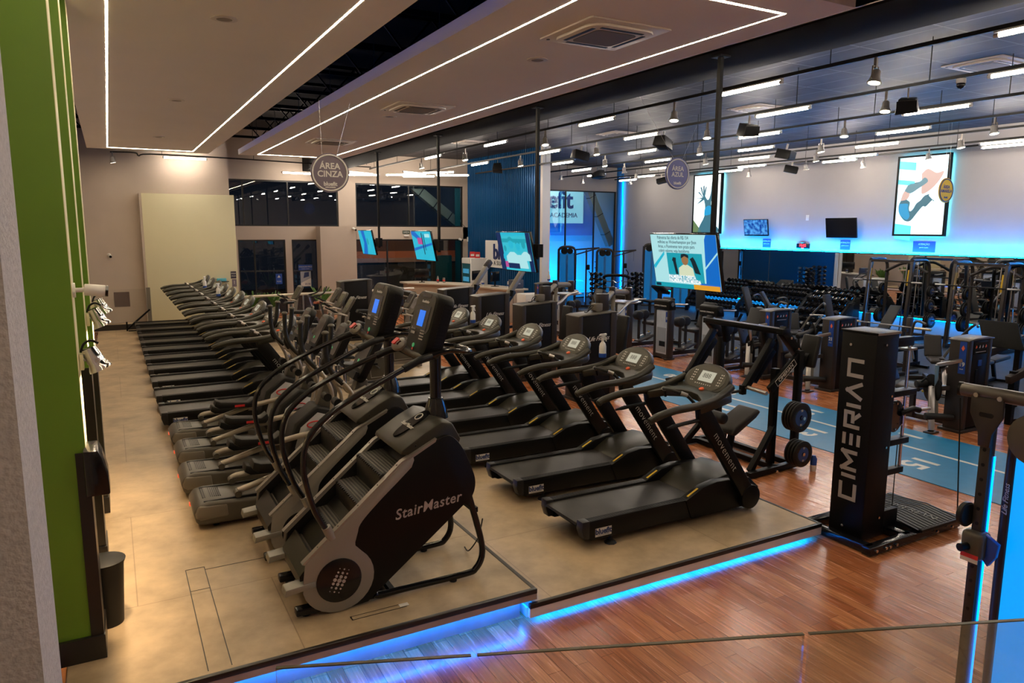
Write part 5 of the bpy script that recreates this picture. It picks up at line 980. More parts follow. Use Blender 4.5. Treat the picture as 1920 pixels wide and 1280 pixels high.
# ================================================================ DARK MACHINES WITH BLUE NUMBER CARDS
def make_numbered(num, lab, x, y, H=1.36, rz=0, leg=True, ky=1.):
    t = thing('numbered_machine', lab, 'gym machine', (x, y, 0), R(rz), 'dark machines with blue number cards')
    MB().box(0, .12, 0, .28, .03, H).obj('side_post', 'gunmetal', t, .012); MB().box(.54, .62, 0, .28, .03, H + .02).obj('side_post', 'gunmetal', t, .012)
    sp = MB().box(.12, .54, .01, .27, .06, H - .01).obj('shroud_panel', 'shroud', t, .004); MB().prism([(-.02, H - .01), (0, H + .005), (.15, H + .028), (.48, H + .035), (.64, H + .015), (.64, H), (.3, H + .005)], 'y', -.015, .30).obj('top_cap', 'pewter', t, .004)
    MB().box(.16, .50, .003, .010, H - .22, H - .04).obj('instruction_panel', 'blackgloss', sp)
    for dx, m in ((.19, 'orange'), (.28, 'lettergrey'), (.36, 'lettergrey'), (.44, 'orange')): MB().prism([(dx, H - .12), (dx + .02, H - .08), (dx + .035, H - .11), (dx + .012, H - .13)], 'y', .0, .003).obj('pictogram', m, sp)
    MB().box(.20, .46, .0, .003, H - .188, H - .18).obj('caption_line', 'lettergrey', sp); MB().box(.30, .38, -.001, .01, H - .40, H - .31).obj('blue_sticker', 'bluelabel', sp); MB().box(.24, .30, -.002, .01, .3, H - .45).obj('stack_slot', 'black', sp)
    c = MB().box(-.010, -.002, .02, .12, H - .50, H - .02).obj('number_card', 'bluelabel', t); text(num, .085, (-.0115, .07, H - .36), (0, -1, 0), (0, 0, 1), 'letter', c, bold=.003); text('bluefit', .022, (-.0115, .07, H - .43), (0, -1, 0), (0, 0, 1), 'letter', c); MB().prism([(.045, H - .12), (.07, H - .07), (.095, H - .12), (.07, H - .16)], 'x', -.0125, -.010).obj('card_figure', 'orange', c)
    MB().box(-.04, .66, -.03, .33, 0, .04).obj('base', 'gunmetal', t, .006)
    if not leg: return t
    # the exercise side of the machine: slanted leg, cam disc, lever, rollers, small seat
    MB().bar((.25, .3, .07), (.15, 1.45, .07), .10, .08).bar((-.28, 1.42, .05), (.62, 1.45, .05), .09, .07).obj('base_beam', 'gunmetal', t, .008)
    MB().bar((-.34, .24, .03), (-.16, .40, .66), .085, .06).obj('slanted_leg', 'steel', t, .006); MB().cbox((-.35, .23, .012), (.20, .13, .024)).obj('foot_plate', 'gunmetal', t, .004); MB().bar((-.16, .40, .62), (.06, .22, .66), .08, .07).obj('pivot_beam', 'gunmetal', t, .006)
    MB().lathe([(.20, -.016), (.22, -.012), (.22, .012), (.20, .016)], (-.10, .42, .62), (1, -.5, 0), 28).obj('cam_disc', 'black', t); MB().cyl((-.13, .44, .62), (-.07, .40, .62), .05, 14).obj('cam_hub', 'steel', t)
    MB().bar((-.10, .36, .62), (-.27, .28, 1.02), .05, .04).bar((-.27, .28, 1.02), (.0, .08, 1.10), .05, .05).obj('lever', 'steel', t, .006); MB().bar((-.12, .34, .58), (-.24, .24, .22), .05, .04).obj('lower_lever', 'pewter', t, .006); MB().cyl((-.38, .33, .24), (-.02, .12, .22), .055, 14).obj('roller_pad', 'pad', t, .015)
    MB().cyl((-.20, .62, .66), (.16, .46, .66), .06, 14).obj('thigh_roller', 'pad', t, .015)
    MB().obox((-.02, .66, .50), (.34, .10, .03), (-.10, .36, 0), (0, 0, .07)).obj('seat', 'padbrown', t, .03, 3); MB().obox((-.08, 1.06, .60), (.30, .08, 0), (-.04, .13, .36), (.0, .07, -.02)).obj('backrest', 'padbrown', t, .03, 3)
    MB().bar((.12, .85, .08), (.12, .85, .52), .07, .07, (1, 0, 0)).bar((.1, 1.3, .08), (.02, 1.22, .9), .07, .06, (1, 0, 0)).obj('seat_post', 'gunmetal', t); MB().tube(crv([(.36, .78, .60), (.42, .70, .70), (.40, .62, .78)], 4), .016, 8).tube(crv([(-.12, .62, .60), (-.16, .56, .70), (-.14, .50, .78)], 4), .016, 8).obj('side_handle', 'rubber', t); MB().cyl((-.05, .60, .54), (-.09, .57, .54), .016, 8).obj('pull_pin', 'yellow', t)
    for c in t.children:
        if c.name.split('.')[0] in ('base_beam', 'seat', 'backrest', 'seat_post', 'side_handle', 'thigh_roller', 'pull_pin'): c.scale.y = ky
    return t
make_numbered('21', 'dark machine with blue card 21, left of the tall black tower', 11.68, 8.85); make_numbered('19', 'dark machine with blue card 19 behind the pulley column at the right', 10.99, 6.05, 1.40); make_numbered('20', 'dark machine with blue card 20, behind the black lever machine', 11.72, 10.4, 1.36, ky=.62)
make_numbered('15', 'dark machine with orange icons beyond the shrouded press machines, near the blue windows', 10.95, 18.3, 1.42, leg=False)
# leg machines with slanted chrome legs on the plank floor
def make_leg(lab, x, y, rz, m):
    t = thing('leg_machine', lab, 'gym machine', (x, y, 0), R(rz), 'plate and lever leg machines')
    MB().bar((0, 0, .03), (.28, .12, .62), .09, .06).obj('front_leg', 'steel', t, .006); MB().cbox((-.02, -.01, .012), (.22, .14, .024)).obj('foot_plate', 'gunmetal', t, .004); MB().bar((.1, .06, .10), (1.5, .66, .10), .08, .08).bar((1.3, .95, .05), (1.65, .3, .05), .08, .08).obj('base_beam', 'gunmetal', t, .006)
    MB().obox((.45, .06, .52), (.42, .18, .03), (-.12, .28, 0), (0, 0, .07)).obj('seat', m, t, .03, 3); MB().obox((.90, .26, .60), (.18, .08, .40), (-.12, .28, 0), (.07, .03, -.03)).obj('backrest', m, t, .03, 3); MB().tube(crv([(1.0, .3, .5), (1.2, .1, .9), (1.0, -.2, 1.25), (.7, -.3, 1.25)], 4), .024, 8).tube(crv([(.85, .75, .5), (1.0, .85, .9), (.75, .75, 1.25), (.45, .5, 1.25)], 4), .024, 8).obj('press_arm', 'pewter', t); MB().cyl((1.15, .1, .95), (1.25, -.2, .95), .02, 8).obj('plate_peg', 'steel', t)
    MB().cyl((.0, .16, .55), (.42, -.12, .66), .065, 16).obj('roller_pad', 'pad', t, .02, 3); MB().lathe([(.21, -.02), (.23, -.015), (.23, .015), (.21, .02)], (.50, -.10, .60), (.4, -.9, 0), 28).obj('cam_disc', 'black', t)
    MB().tube(crv([(.55, -.05, .62), (.50, -.18, .85), (.30, -.28, 1.0), (.15, -.30, 1.02)], 4), .025, 8).obj('lever', 'steel', t); MB().bar((.55, .2, .1), (.55, .2, .62), .08, .08, (1, 0, 0)).obj('seat_post', 'gunmetal', t); MB().cyl((.45, -.16, .50), (.45, -.20, .50), .02, 8).obj('pull_pin', 'yellow', t)
    return t
make_leg('leg machine beyond the rubber floor edge, behind machine 20', 14.0, 11.4, 30, 'pad'); make_leg('leg machine left of the grey panelled selector machines, dark with a steel leg', 10.72, 15.5, 5, 'pad'); make_leg('leg machine at the back before the dumbbell trees', 13.4, 18.3, 30, 'pad'); make_leg('plate loaded machine with arms before the dumbbell racks', 14.5, 13.7, -20, 'pad'); make_leg('low lever machine on the rubber floor behind machine 21', 13.2, 7.6, 20, 'padbrown')
# ================================================================ BLACK LEVER MACHINE AND BLACK TOWER
plate0 = None; PK = 0
def plate(lab, loc, axis, r, th=.036, group='black weight plates'):
    global plate0
    if plate0 is None:
        t = plate0 = thing('weight_plate', '', 'weight plate', (0, 0, 0))
        MB().lathe([(.026, -.012), (.026, .012), (.10, .012), (.12, .018), (.165, .018), (.18, .010), (.18, -.010), (.165, -.018), (.12, -.018), (.10, -.012), (.026, -.012)], n=32, cap=False).obj('rubber_disc', 'rubber', t)
        MB().lathe([(.03, .008), (.03, .0145), (.085, .0145), (.11, .012)], n=28, cap=False).obj('blue_insert', 'blueplate', t)
        g = MB()
        for k in range(3):
            a = R(120 * k + 30); g.obox((.115 * math.cos(a) - .025 * math.sin(a) * -1 - .0, .115 * math.sin(a) - .025 * math.cos(a), .0175), (.05 * -math.sin(a), .05 * math.cos(a), 0), (.02 * math.cos(a), .02 * math.sin(a), 0), (0, 0, .001))
        g.obj('grip_slot', 'blackgloss', t)
        for k in range(2): text('10', .04, (0, .085 - .17 * k, .0148), (1 - 2 * k, 0, 0), (0, 1 - 2 * k, 0), 'letter', t)
        o = t
    else: o = dup(plate0, (0, 0, 0))
    o.location = loc; o.rotation_mode = 'QUATERNION'; o.rotation_quaternion = Vector(axis).to_track_quat('Z', 'Y'); o.scale = (r / .18, r / .18, th / .036); o['label'] = lab; o['group'] = group; return o
t = thing('lever_machine', 'black plate loaded lever machine standing before the blue sprint track', 'gym machine', (0, 0, 0))
def bm(name, p, q, w, h=None, m='blackmat', up=(0, 0, 1), bev=.005): return MB().bar(p, q, w, h or w, up).obj(name, m, t, bev)
bm('base_rail', (6.62, 6.08, .05), (7.50, 6.14, .05), .08, .07); bm('base_rail', (6.9, 7.55, .05), (7.7, 7.55, .05), .08, .07); bm('base_rail', (7.15, 6.1, .05), (7.15, 7.6, .05), .08, .07); bm('base_rail', (7.47, 6.1, .05), (7.47, 7.6, .05), .08, .07)
bm('post', (7.17, 6.24, .05), (7.17, 6.24, 1.3), .08, up=(1, 0, 0)); bm('post', (7.47, 6.14, .05), (7.47, 6.14, 1.52), .08, up=(1, 0, 0)); bm('post', (7.44, 7.45, .05), (7.44, 7.45, 1.52), .08, up=(1, 0, 0))
bm('top_beam', (7.24, 6.18, 1.76), (7.24, 7.56, 1.76), .11, .07); bm('side_beam', (7.22, 6.23, 1.79), (7.58, 6.23, 1.42), .09, .11); bm('side_beam', (7.22, 7.51, 1.79), (7.58, 7.51, 1.42), .09, .11)
for y in (6.5, 7.2): bm('hanger', (7.24, y, 1.74), (7.30, y, 1.50), .06, .09)
for y in (6.36, 7.38):
    l = bm('lever', (7.22, y, 1.64), (6.76, y - .03, 1.08), .07, .09); MB().cyl((6.77, y - .03, 1.09), (6.77, y - .36, 1.07), .024, 14).obj('plate_peg', 'steel', l); MB().cyl((6.75, y, 1.04), (6.42, y + .02, 1.02), .018, 10).obj('grip', 'rubber', l); MB().cbox((6.75, y, 1.05), (.07, .07, .12)).obj('knuckle', 'blackmat', l, .01)
    bm('support', (7.30, y + .05, 1.5), (6.98, y + .05, 1.12), .06, .08); MB().cyl((7.22, y - .05, 1.64), (7.22, y - .06, 1.64), .018, 10).obj('bolt', 'chrome', l); bm('link', (7.16, y + .03, 1.50), (7.02, y + .03, 1.30), .05, .05, 'blackmat')
for a in ((7.33, 6.175, 1.68), (7.47, 6.175, 1.53), (7.05, 6.03, .05)): MB().cyl(a, (a[0], a[1] - .02, a[2]), .018, 10).obj('bolt', 'chrome', t)
lb = bm('label_bar', (7.46, 6.14, 1.46), (6.97, 6.14, 1.06), .05, .10); dr = Vector((.49, 0, .40)).normalized(); du = Vector((-.40, 0, .49)).normalized(); text('CIMERIAN', .066, Vector((7.215, 6.113, 1.26)), dr, du, 'letter', lb)
b = MB()
for v in (-.042, .042): b.bar(Vector((7.215, 6.113, 1.26)) - dr * .20 + du * v, Vector((7.215, 6.113, 1.26)) + dr * .20 + du * v, .003, .004)
for v in (-.2, .2): b.bar(Vector((7.215, 6.113, 1.26)) + dr * v - du * .042, Vector((7.215, 6.113, 1.26)) + dr * v + du * .042, .003, .004)
b.obj('label_outline', 'letter', lb)
bm('brace', (7.17, 6.22, .56), (6.73, 6.16, .06), .07, .07); bm('brace', (7.44, 7.45, .6), (6.95, 7.55, .06), .07, .07)
MB().prism([(6.92, .36), (6.98, .46), (7.38, .66), (7.44, .62), (7.36, .54), (7.0, .34)], 'y', 6.66, 7.02).obj('seat', 'padbrown', t, .03, 3); bm('seat_post', (7.05, 6.84, .06), (7.12, 6.84, .42), .08, .06); bm('seat_slide', (6.78, 6.84, .5), (7.05, 6.84, .14), .07, .05, 'steel'); MB().cyl((6.72, 6.60, .62), (6.72, 7.08, .62), .075, 16).obj('thigh_pad', 'pad', t, .03, 3); bm('pad_post', (6.9, 6.84, .3), (6.72, 6.84, .6), .05)
MB().obox((7.60, 6.04, 1.30), (.10, 0, .40), (0, .26, 0), (.07, 0, -.02)).obj('back_pad', 'pad', t, .03, 3); bm('back_post', (7.47, 6.16, 1.2), (7.66, 6.16, 1.45), .06)
MB().cyl((7.32, 6.18, .72), (7.32, 5.88, .72), .022, 12).obj('storage_peg', 'chrome', t); MB().cyl((7.38, 6.18, .25), (7.38, 5.9, .25), .022, 12).obj('storage_peg', 'chrome', t)
for k in range(4): plate(f'weight plate on the upper side peg of the black lever machine, {"outermost with blue centre" if k == 0 else ORD[k] + " from outside"}', (7.32, 5.94 + .042 * k, .72), (0, -1, 0), .185)
for k in range(4): plate(f'weight plate on the lower side peg of the black lever machine, {"outermost with blue centre" if k == 0 else ORD[k] + " from outside"}', (7.38, 5.925 + .045 * k, .25), (0, -1, 0), .165)
t2 = thing('spray_bottle', 'blue and white spray bottle on the floor under the lower plates of the lever machine', 'bottle', (7.60, 5.93, 0)); MB().lathe([(.035, 0), (.04, .03), (.04, .08)], n=14).obj('base_band', 'white', t2); MB().lathe([(.04, .08), (.04, .16), (.02, .2)], n=14).obj('body', 'bluelabel', t2)
# tower
t = thing('black_tower_machine', 'tall black column machine with large vertical CIMERIAN lettering and ribbed foot plate', 'gym machine', (0, 0, 0))
MB().box(6.13, 6.46, 4.19, 4.56, .05, 2.05).obj('column', 'blackmat', t, .012); MB().box(6.12, 6.47, 4.18, 4.57, 2.05, 2.068).obj('top_plate', 'blackmat', t, .003); MB().box(6.125, 6.465, 4.176, 4.182, 2.045, 2.066).obj('top_edge', 'silver', t); MB().box(6.46, 6.52, 4.24, 4.50, .05, 1.98).obj('rear_channel', 'blackgloss', t, .006)
GL = {'C': (.19, [[(1, 1), (0, 1), (0, 0), (1, 0)]]), 'I': (0, [[(0, 0), (0, 1)]]), 'M': (.21, [[(0, 0), (0, 1), (.5, .4), (1, 1), (1, 0)]]), 'E': (.14, [[(0, 0), (1, 0)], [(0, .5), (1, .5)], [(0, 1), (1, 1)]]), 'R': (.17, [[(0, 0), (0, 1), (1, 1), (1, .48), (.25, .48)], [(.5, .48), (1, 0)]]), 'A': (.19, [[(0, 0), (.5, 1), (1, 0)]]), 'N': (.18, [[(0, 0), (0, 1), (1, 1), (1, 0)]])}
def sign_letters(word, o, ex, ey, h, k, th, m, parent):
    ex, ey = Vector(ex), Vector(ey); nz = ex.cross(ey); b = MB(); u = 0.
    for ch in word:
        wd, st = GL[ch]; wd *= k
        for s in st:
            P = [Vector(o) + ex * (u + a * wd) + ey * (v * h) for a, v in s]
            for i, (p, q) in enumerate(zip(P, P[1:])):
                d = (q - p).normalized() * (th / 2); b.bar(p - (d if i else d * 0), q + (d if i < len(P) - 2 else d * 0), th, .004 + .0014 * i, nz)
        u += wd + th + .042 * k
    return b.obj('lettering', m, parent)
sign_letters('CIMERIAN', (6.127, 4.30, .43), (0, 0, 1), (0, 1, 0), .155, .80, .036, 'lettergrey', t)
for x, z in ((6.26, 1.95), (6.40, 1.45), (6.38, .95), (6.36, .25)): MB().cyl((x, 4.188, z), (x, 4.176, z), .012, 10).obj('bolt', 'chrome', t)
MB().cyl((6.128, 4.45, 1.93), (6.118, 4.45, 1.93), .014, 10).cyl((6.128, 4.40, .14), (6.118, 4.40, .14), .014, 10).obj('bolt', 'chrome', t)
bm('base_rail', (5.98, 4.03, .05), (7.44, 4.05, .05), .09, .08, 'blackgloss'); bm('base_rail', (6.02, 4.74, .05), (7.44, 4.74, .05), .09, .08, 'blackgloss'); bm('base_cross', (6.05, 4.03, .05), (6.05, 4.76, .05), .09, .08, 'blackgloss'); bm('base_cross', (6.62, 4.03, .05), (6.62, 4.76, .05), .09, .08, 'blackgloss')
for x in (6.06, 6.2, 6.26, 6.36, 7.0, 7.25): MB().cyl((x, 3.985, .055), (x, 3.968, .055), .015, 10).obj('bolt', 'chrome', t)
MB().cbox((6.60, 4.26, .17), (.26, .06, .20)).obj('gusset_plate', 'blackmat', t, .01)
fp = MB().box(6.74, 7.44, 3.97, 4.78, .09, .125).obj('foot_plate', 'rubber', t, .008)
b = MB()
for i in range(13):
    x = 6.70 + .055 * i; b.bar((x, 3.99, .127), (x + .10, 4.375, .127), .016, .008).bar((x + .10, 4.375, .127), (x, 4.76, .127), .016, .008)
b.obj('chevron_rib', 'ribbed', fp); text('CIMERIΛN', .13, (7.12, 4.36, .128), (0, -1, 0), (1, 0, 0), 'pewter', fp, ext=.005)
MB().cyl((6.86, 4.34, .60), (6.86, 4.34, 1.96), .017, 12).obj('guide_rod', 'chrome', t); bm('upper_arm', (6.46, 4.34, 1.93), (6.88, 4.34, 1.93), .07, .09); bm('lower_arm', (6.46, 4.34, .62), (6.88, 4.34, .62), .07, .06); MB().cbox((6.85, 4.34, 1.85), (.14, .09, .02)).obj('stop_plate', 'steel', t)
bm('carriage_plate', (6.5, 4.34, 1.42), (6.96, 4.34, 1.42), .11, .06); bm('carriage_plate', (6.48, 4.34, .93), (6.90, 4.34, .93), .11, .06); MB().lathe([(.155, -.012), (.16, -.008), (.16, .008), (.155, .012)], (6.72, 4.34, 1.18), (.15, -1, 0), 36).obj('cam_disc', 'blackgloss', t)
for k in range(8): MB().cyl((6.72 + .13 * math.cos(R(45 * k)), 4.326, 1.18 + .13 * math.sin(R(45 * k))), (6.72 + .13 * math.cos(R(45 * k)), 4.318, 1.18 + .13 * math.sin(R(45 * k))), .009, 8).obj('disc_stud', 'chrome', t)
bm('carriage_back', (6.6, 4.36, .93), (6.6, 4.36, 1.42), .10, .05, up=(1, 0, 0)); MB().tube([(6.8, 4.34, 1.2), (6.95, 4.30, 1.24), (7.02, 4.28, 1.22)], .03, 10).obj('lever_socket', 'blackmat', t); MB().cyl((7.0, 4.285, 1.225), (7.14, 4.25, 1.23), .018, 10).obj('lever_tip', 'steel', t)
MB().cyl((6.80, 4.34, .14), (6.80, 4.34, .93), .005, 6).obj('cable', 'black', t)
# ================================================================ FOREGROUND PULLEY COLUMN
M['gunlite'] = mat('gunmetal_light', (.075, .066, .058), .3, .3)
t = thing('pulley_station', 'foreground cable pulley station at the right edge, gunmetal column edged with blue light', 'gym machine', (0, 0, 0))
cx, cy = 4.42, 2.27
b = MB().box(cx - .03, cx + .03, cy - .03, cy + .03, 0, 2.0); b.obj('column', 'gunmetal', t, .006)
for k in range(18): MB().cyl((cx - .031, cy, .30 + .09 * k), (cx - .0295, cy, .30 + .09 * k), .011, 12).obj('adjust_hole', 'black', t)
MB().box(cx + .016, cx + .030, cy - .036, cy - .0305, .0, 1.70).obj('led_strip', emit('blue_column_led', (.0, .2, 1.), 3.5), t)
MB().cyl((cx - .02, cy + .17, 2.07), (cx + .05, cy - .75, 2.07), .040, 18).obj('crossbar', 'gunlite', t, .01); MB().cyl((cx - .015, cy + .16, 2.07), (cx - .023, cy + .185, 2.07), .042, 18).obj('crossbar_cap', 'black', t)
MB().prism([(cy + .095, 2.05), (cy - .085, 2.05), (cy - .09, 1.95), (cy - .04, 1.84), (cy - .033, 1.76), (cy + .033, 1.76), (cy + .04, 1.84), (cy + .095, 1.95)], 'x', cx - .05, cx - .032).obj('gusset', 'gunmetal', t, .006); MB().prism([(p[0] + cy, p[1] + 1.95) for p in rrect(.08, .028, .013)], 'x', cx - .052, cx - .0495).obj('gusset_slot', 'black', t)
for dy in (-.07, .06): MB().cyl((cx - .06, cy + dy, 2.06), (cx - .068, cy + dy, 2.06), .014, 10).obj('bolt', 'steel', t)
MB().lathe([(.12, -.03), (.15, -.02), (.15, .02), (.12, .03)], (cx + .0, cy - .26, 1.86), (1, .1, 0), 28).obj('pulley_guard', 'pewter', t)
MB().cbox((cx - .02, cy + .0, 1.16), (.11, .13, .17)).obj('carriage', 'pewter', t, .03, 3); MB().lathe([(.065, -.02), (.075, -.012), (.075, .012), (.065, .02)], (cx - .04, cy + .06, 1.33), (.1, 1, 0), 24).obj('pulley', 'rubber', t); MB().cyl((cx - .075, cy + .02, 1.15), (cx - .13, cy + .03, 1.15), .024, 14).obj('pull_knob', 'black', t); MB().box(cx - .078, cx - .074, cy - .05, cy + .05, 1.085, 1.11).obj('warning_label', 'redlabel', t); MB().box(cx - .077, cx - .073, cy - .05, cy + .05, 1.06, 1.085).obj('white_label', 'letter', t)
MB().prism([(cy - .05, 1.24), (cy - .13, 1.20), (cy - .12, 1.12), (cy - .08, 1.05), (cy - .05, 1.08)], 'x', cx - .03, cx + .0).obj('carriage_arm', mat('blue_bracket', (.01, .05, .35), .35), t, .004); MB().cyl((cx - .06, cy + .10, 1.33), (cx - .04, cy + .16, 2.02), .004, 6).obj('cable', 'black', t)
MB().tube(crv([(cx + .10, cy - .09, 0), (cx + .10, cy - .09, 1.72), (cx + .10, cy - .14, 1.88), (cx + .10, cy - .27, 1.95), (cx + .10, cy - 1.1, 1.95)], 6), .028, 14).obj('side_frame', 'gunmetal', t)
MB().box(cx + .09, cx + .12, cy - 1.1, cy - .115, .05, 1.90).obj('lit_panel', emit('blue_backlit_panel', (.0, .32, .95), .85), t); MB().box(cx + .075, cx + .088, cy - .30, cy - .24, 1.25, 1.34).obj('maker_label', 'bluelabel', t)
text('Life Fitness', .042, (cx + .071, cy - .092, 1.45), (0, 0, 1), (0, 1, 0), 'lettergrey', t, shear=.4); MB().box(cx - .05, cx + .12, cy - 1.1, cy + .05, 0, .05).obj('base', 'gunmetal', t)
# ================================================================ SMITH MACHINES
def make_smith():
    t = thing('smith_machine', '', 'smith machine', (0, 0, 0))
    for s in (-1, 1):
        y = s * .62
        MB().bar((-.42, y, .06), (.62, y, .06), .08, .10).obj('base_rail', 'gunmetal', t, .008); MB().bar((-.36, y, .1), (-.20, y, 2.16), .08, .11).obj('front_upright', 'gunmetal', t, .008); MB().tube(crv([(.55, y, .1), (.55, y, 1.4), (.55, y, 1.95), (.48, y, 2.12), (.30, y, 2.2), (-.22, y, 2.2)], 5), .045, 10).obj('rear_post', 'gunmetal', t)
        MB().cyl((-.44, y - s * .09, .12), (-.30, y - s * .09, 2.12), .014, 8).obj('guide_rod', 'chrome', t); MB().cyl((-.2, y + s * .10, .5), (-.1, y + s * .10, 2.1), .012, 8).obj('counter_rod', 'chrome', t); MB().cyl((-.2, y + s * .1, .42), (-.16, y + s * .1, .82), .035, 12).obj('counterweight', 'black', t)
        MB().bar((-.30, y - s * .058, 1.52), (-.255, y - s * .058, 1.95), .05, .012).obj('yellow_label', 'yellow', t)
        for z in (.55, .95, 1.35): MB().cyl((.55, y, z), (.55, y + s * .30, z), .019, 10).obj('plate_peg', 'steel', t)
    MB().bar((-.2, -.66, 2.17), (-.2, .66, 2.17), .07, .07).obj('top_bar', 'gunmetal', t); MB().tube(crv([(.5, -.62, 1.85), (.5, -.2, 2.06), (.5, 0, 2.1), (.5, .2, 2.06), (.5, .62, 1.85)], 4), .04, 10).obj('arched_brace', 'gunmetal', t); MB().bar((.55, -.62, .12), (.55, .62, .12), .07, .07).obj('rear_cross', 'gunmetal', t)
    b = MB().cyl((-.36, -.72, 1.62), (-.36, .72, 1.62), .016, 10).obj('bar', 'black', t)
    for s in (-1, 1): MB().cyl((-.36, s * .74, 1.62), (-.36, s * 1.02, 1.62), .026, 12).obj('bar_sleeve', 'steel', b)
    return t
sm = make_smith(); SY = (12.75, 10.35, 7.95)
for k, y in enumerate(SY):
    lab = ['farthest smith machine, next to the dumbbell racks', 'middle smith machine in front of the mirrors', 'nearest smith machine, cut by the right edge of the frame'][k]
    if k == 0: sm.location = (19.2, y, 0); sm['label'] = lab; sm['group'] = 'smith machines'
    else: dup(sm, (19.2, y, 0), 0, lab)
    nm = ['farthest', 'middle', 'nearest'][k]
    for s in (-1, 1):
        for i, (z, n, r) in enumerate(((.55, 3, .205), (.95, 2, .18), (1.35, 2, .15))):
            for j in range(n): plate(f'weight plate, {ORD[j] if j else "innermost"} on the {["lowest", "middle", "top"][i]} {"window side" if s > 0 else "camera side"} peg of the {nm} smith machine', (19.75, y + s * (.69 + .055 * j), z), (0, s if 0 else -1, 0), r, .045, 'plates on the smith machine pegs')
# ================================================================ DUMBBELL RACKS
def dumb(r, l):
    b = MB()
    for s in (-1, 1): b.lathe([(r * .8, 0), (r, .012), (r, l - .012), (r * .85, l)], (s * (.065 + l / 2) - l / 2, 0, 0), (1, 0, 0), 14)
    b.cyl((-.07, 0, 0), (.07, 0, 0), .017, 8)
    return b.obj('dumbbell', 'blackgloss')
DB = None
def rack(lab, x, y0, y1, tiers, rr, nm):
    global DB
    t = thing('dumbbell_rack', lab, 'rack', (0, 0, 0), 0, 'dumbbell racks')
    n = max(2, int((y1 - y0) / 1.9) + 1)
    for k in range(n):
        y = y0 + .06 + (y1 - y0 - .12) * k / (n - 1)
        MB().prism([(x - .46, .0), (x - .45, .42), (x + .10, .99), (x + .28, .99), (x + .28, 0), (x + .14, 0), (x + .05, .25), (x - .30, .25), (x - .34, 0)], 'y', y - .035, y + .035).obj('end_frame', 'blackmat', t, .006)
    for i, (dx, z) in enumerate(tiers):
        for e in (-.09, .09): MB().bar((x + dx + e, y0, z + e * .55), (x + dx + e, y1, z + e * .55), .05, .02).obj('shelf_rail', 'blackmat', t)
    for i, (dx, z) in enumerate(tiers):
        c = int((y1 - y0 - .22) / (rr * 2.25))
        for k in range(c):
            y = y0 + .12 + rr + rr * 2.25 * k
            if any(abs(y - (y0 + .06 + (y1 - y0 - .12) * q / (n - 1))) < rr + .037 for q in range(n)): continue
            if DB is None: DB = o = dumb(.072, .10)
            else: o = DB.copy(); COL.objects.link(o)
            o.location = (x + dx, y, z + .029 + 1.15 * rr); o.rotation_euler = (0, R(-29), 0); o.scale = (1.25 if rr > .08 else 1, rr / .072, rr / .072)
            tag(o, f'black round head dumbbell on the {["top", "middle", "bottom"][i]} tier of the {nm} rack', 'dumbbell', f'dumbbells of the {nm} rack, {["top", "middle", "bottom"][i]} tier')
TIERS = ((.16, .92), (-.10, .61), (-.36, .28))
rack('long black dumbbell rack below the mirrors, under the pale television', 19.35, 15.75, 20.9, TIERS, .078, 'long'); TIERS2 = ((.20, .95), (-.10, .62), (-.40, .24))
rack('shorter dumbbell rack with larger heads, standing forward of the mirrors', 17.9, 13.2, 14.75, TIERS2, .098, 'shorter')
rack('low dumbbell rack standing right of the long one', 19.35, 14.05, 15.6, TIERS2[:2], .088, 'right hand')
# dumbbell trees and bar rack before the far windows
def tree(lab, x, y, nm):
    t = thing('dumbbell_tree', lab, 'rack', (x, y, 0), 0, 'dumbbell trees'); MB().bar((0, 0, .05), (0, 0, 1.5), .08, .08, (1, 0, 0)).obj('post', 'blackmat', t); MB().cbox((0, 0, .03), (.32, .40, .06)).obj('base', 'blackmat', t, .01)
    for k in range(7): MB().cbox((0, 0, .42 + .165 * k), (.12, .44, .02)).obj('cradle', 'blackmat', t)
    for k in range(7):
        for s in (-1, 1):
            o = DB.copy(); COL.objects.link(o); o.location = (x, y + s * .15, .42 + .165 * k + .075); o.rotation_euler = (0, 0, R(20)); o.scale = (1, .85, .85)
            tag(o, f'small dumbbell on the {"window" if s > 0 else "camera"} side of the {nm} tree, {"lowest" if k == 0 else ORD[k] + " from the bottom"}', 'dumbbell', 'dumbbells on the trees')
tree('vertical dumbbell tree left of the curl bar rack', 14.6, 20.6, 'left'); tree('vertical dumbbell tree right of the curl bar rack', 16.0, 20.15, 'right')
t = thing('curl_bar_rack', 'black rack of bent chrome curl bars between the two dumbbell trees', 'rack', (15.32, 20.42, 0), R(53))
for y in (-.42, .42): MB().bar((.1, y, .05), (.1, y, 1.35), .09, .09, (1, 0, 0)).bar((-.2, y, .04), (.4, y, .04), .08, .06).obj('side_post', 'blackmat', t)
MB().tube(crv([(.1, -.46, 1.33), (.1, -.3, 1.42), (.1, .3, 1.42), (.1, .46, 1.33)], 4), .05, 10).obj('top_bar', 'blackmat', t)
cb = None
for k in range(5):
    lab = f'bent chrome curl bar in the rack, {"lowest" if k == 0 else ORD[k] + " from the bottom"}'
    if cb is None:
        cb = thing('curl_bar', '', 'barbell', (0, 0, 0)); MB().tube([(0, -.36, 0), (0, -.22, 0), (0, -.14, .04), (0, -.05, -.025), (0, .05, -.025), (0, .14, .04), (0, .22, 0), (0, .36, 0)], .014, 8).obj('shaft', 'chrome', cb)
        for s in (-1, 1): MB().lathe([(.075, -.06), (.085, -.05), (.085, .05), (.075, .06)], (0, s * .42, 0), (0, 1, 0), 18).obj('weight_head', 'rubber', cb)
        o = cb
    else: o = dup(cb, (0, 0, 0))
    o.location = (15.29, 20.34, .42 + .2 * k); o.rotation_euler = (0, 0, R(53)); o['label'] = lab; o['group'] = 'curl bars on the rack'
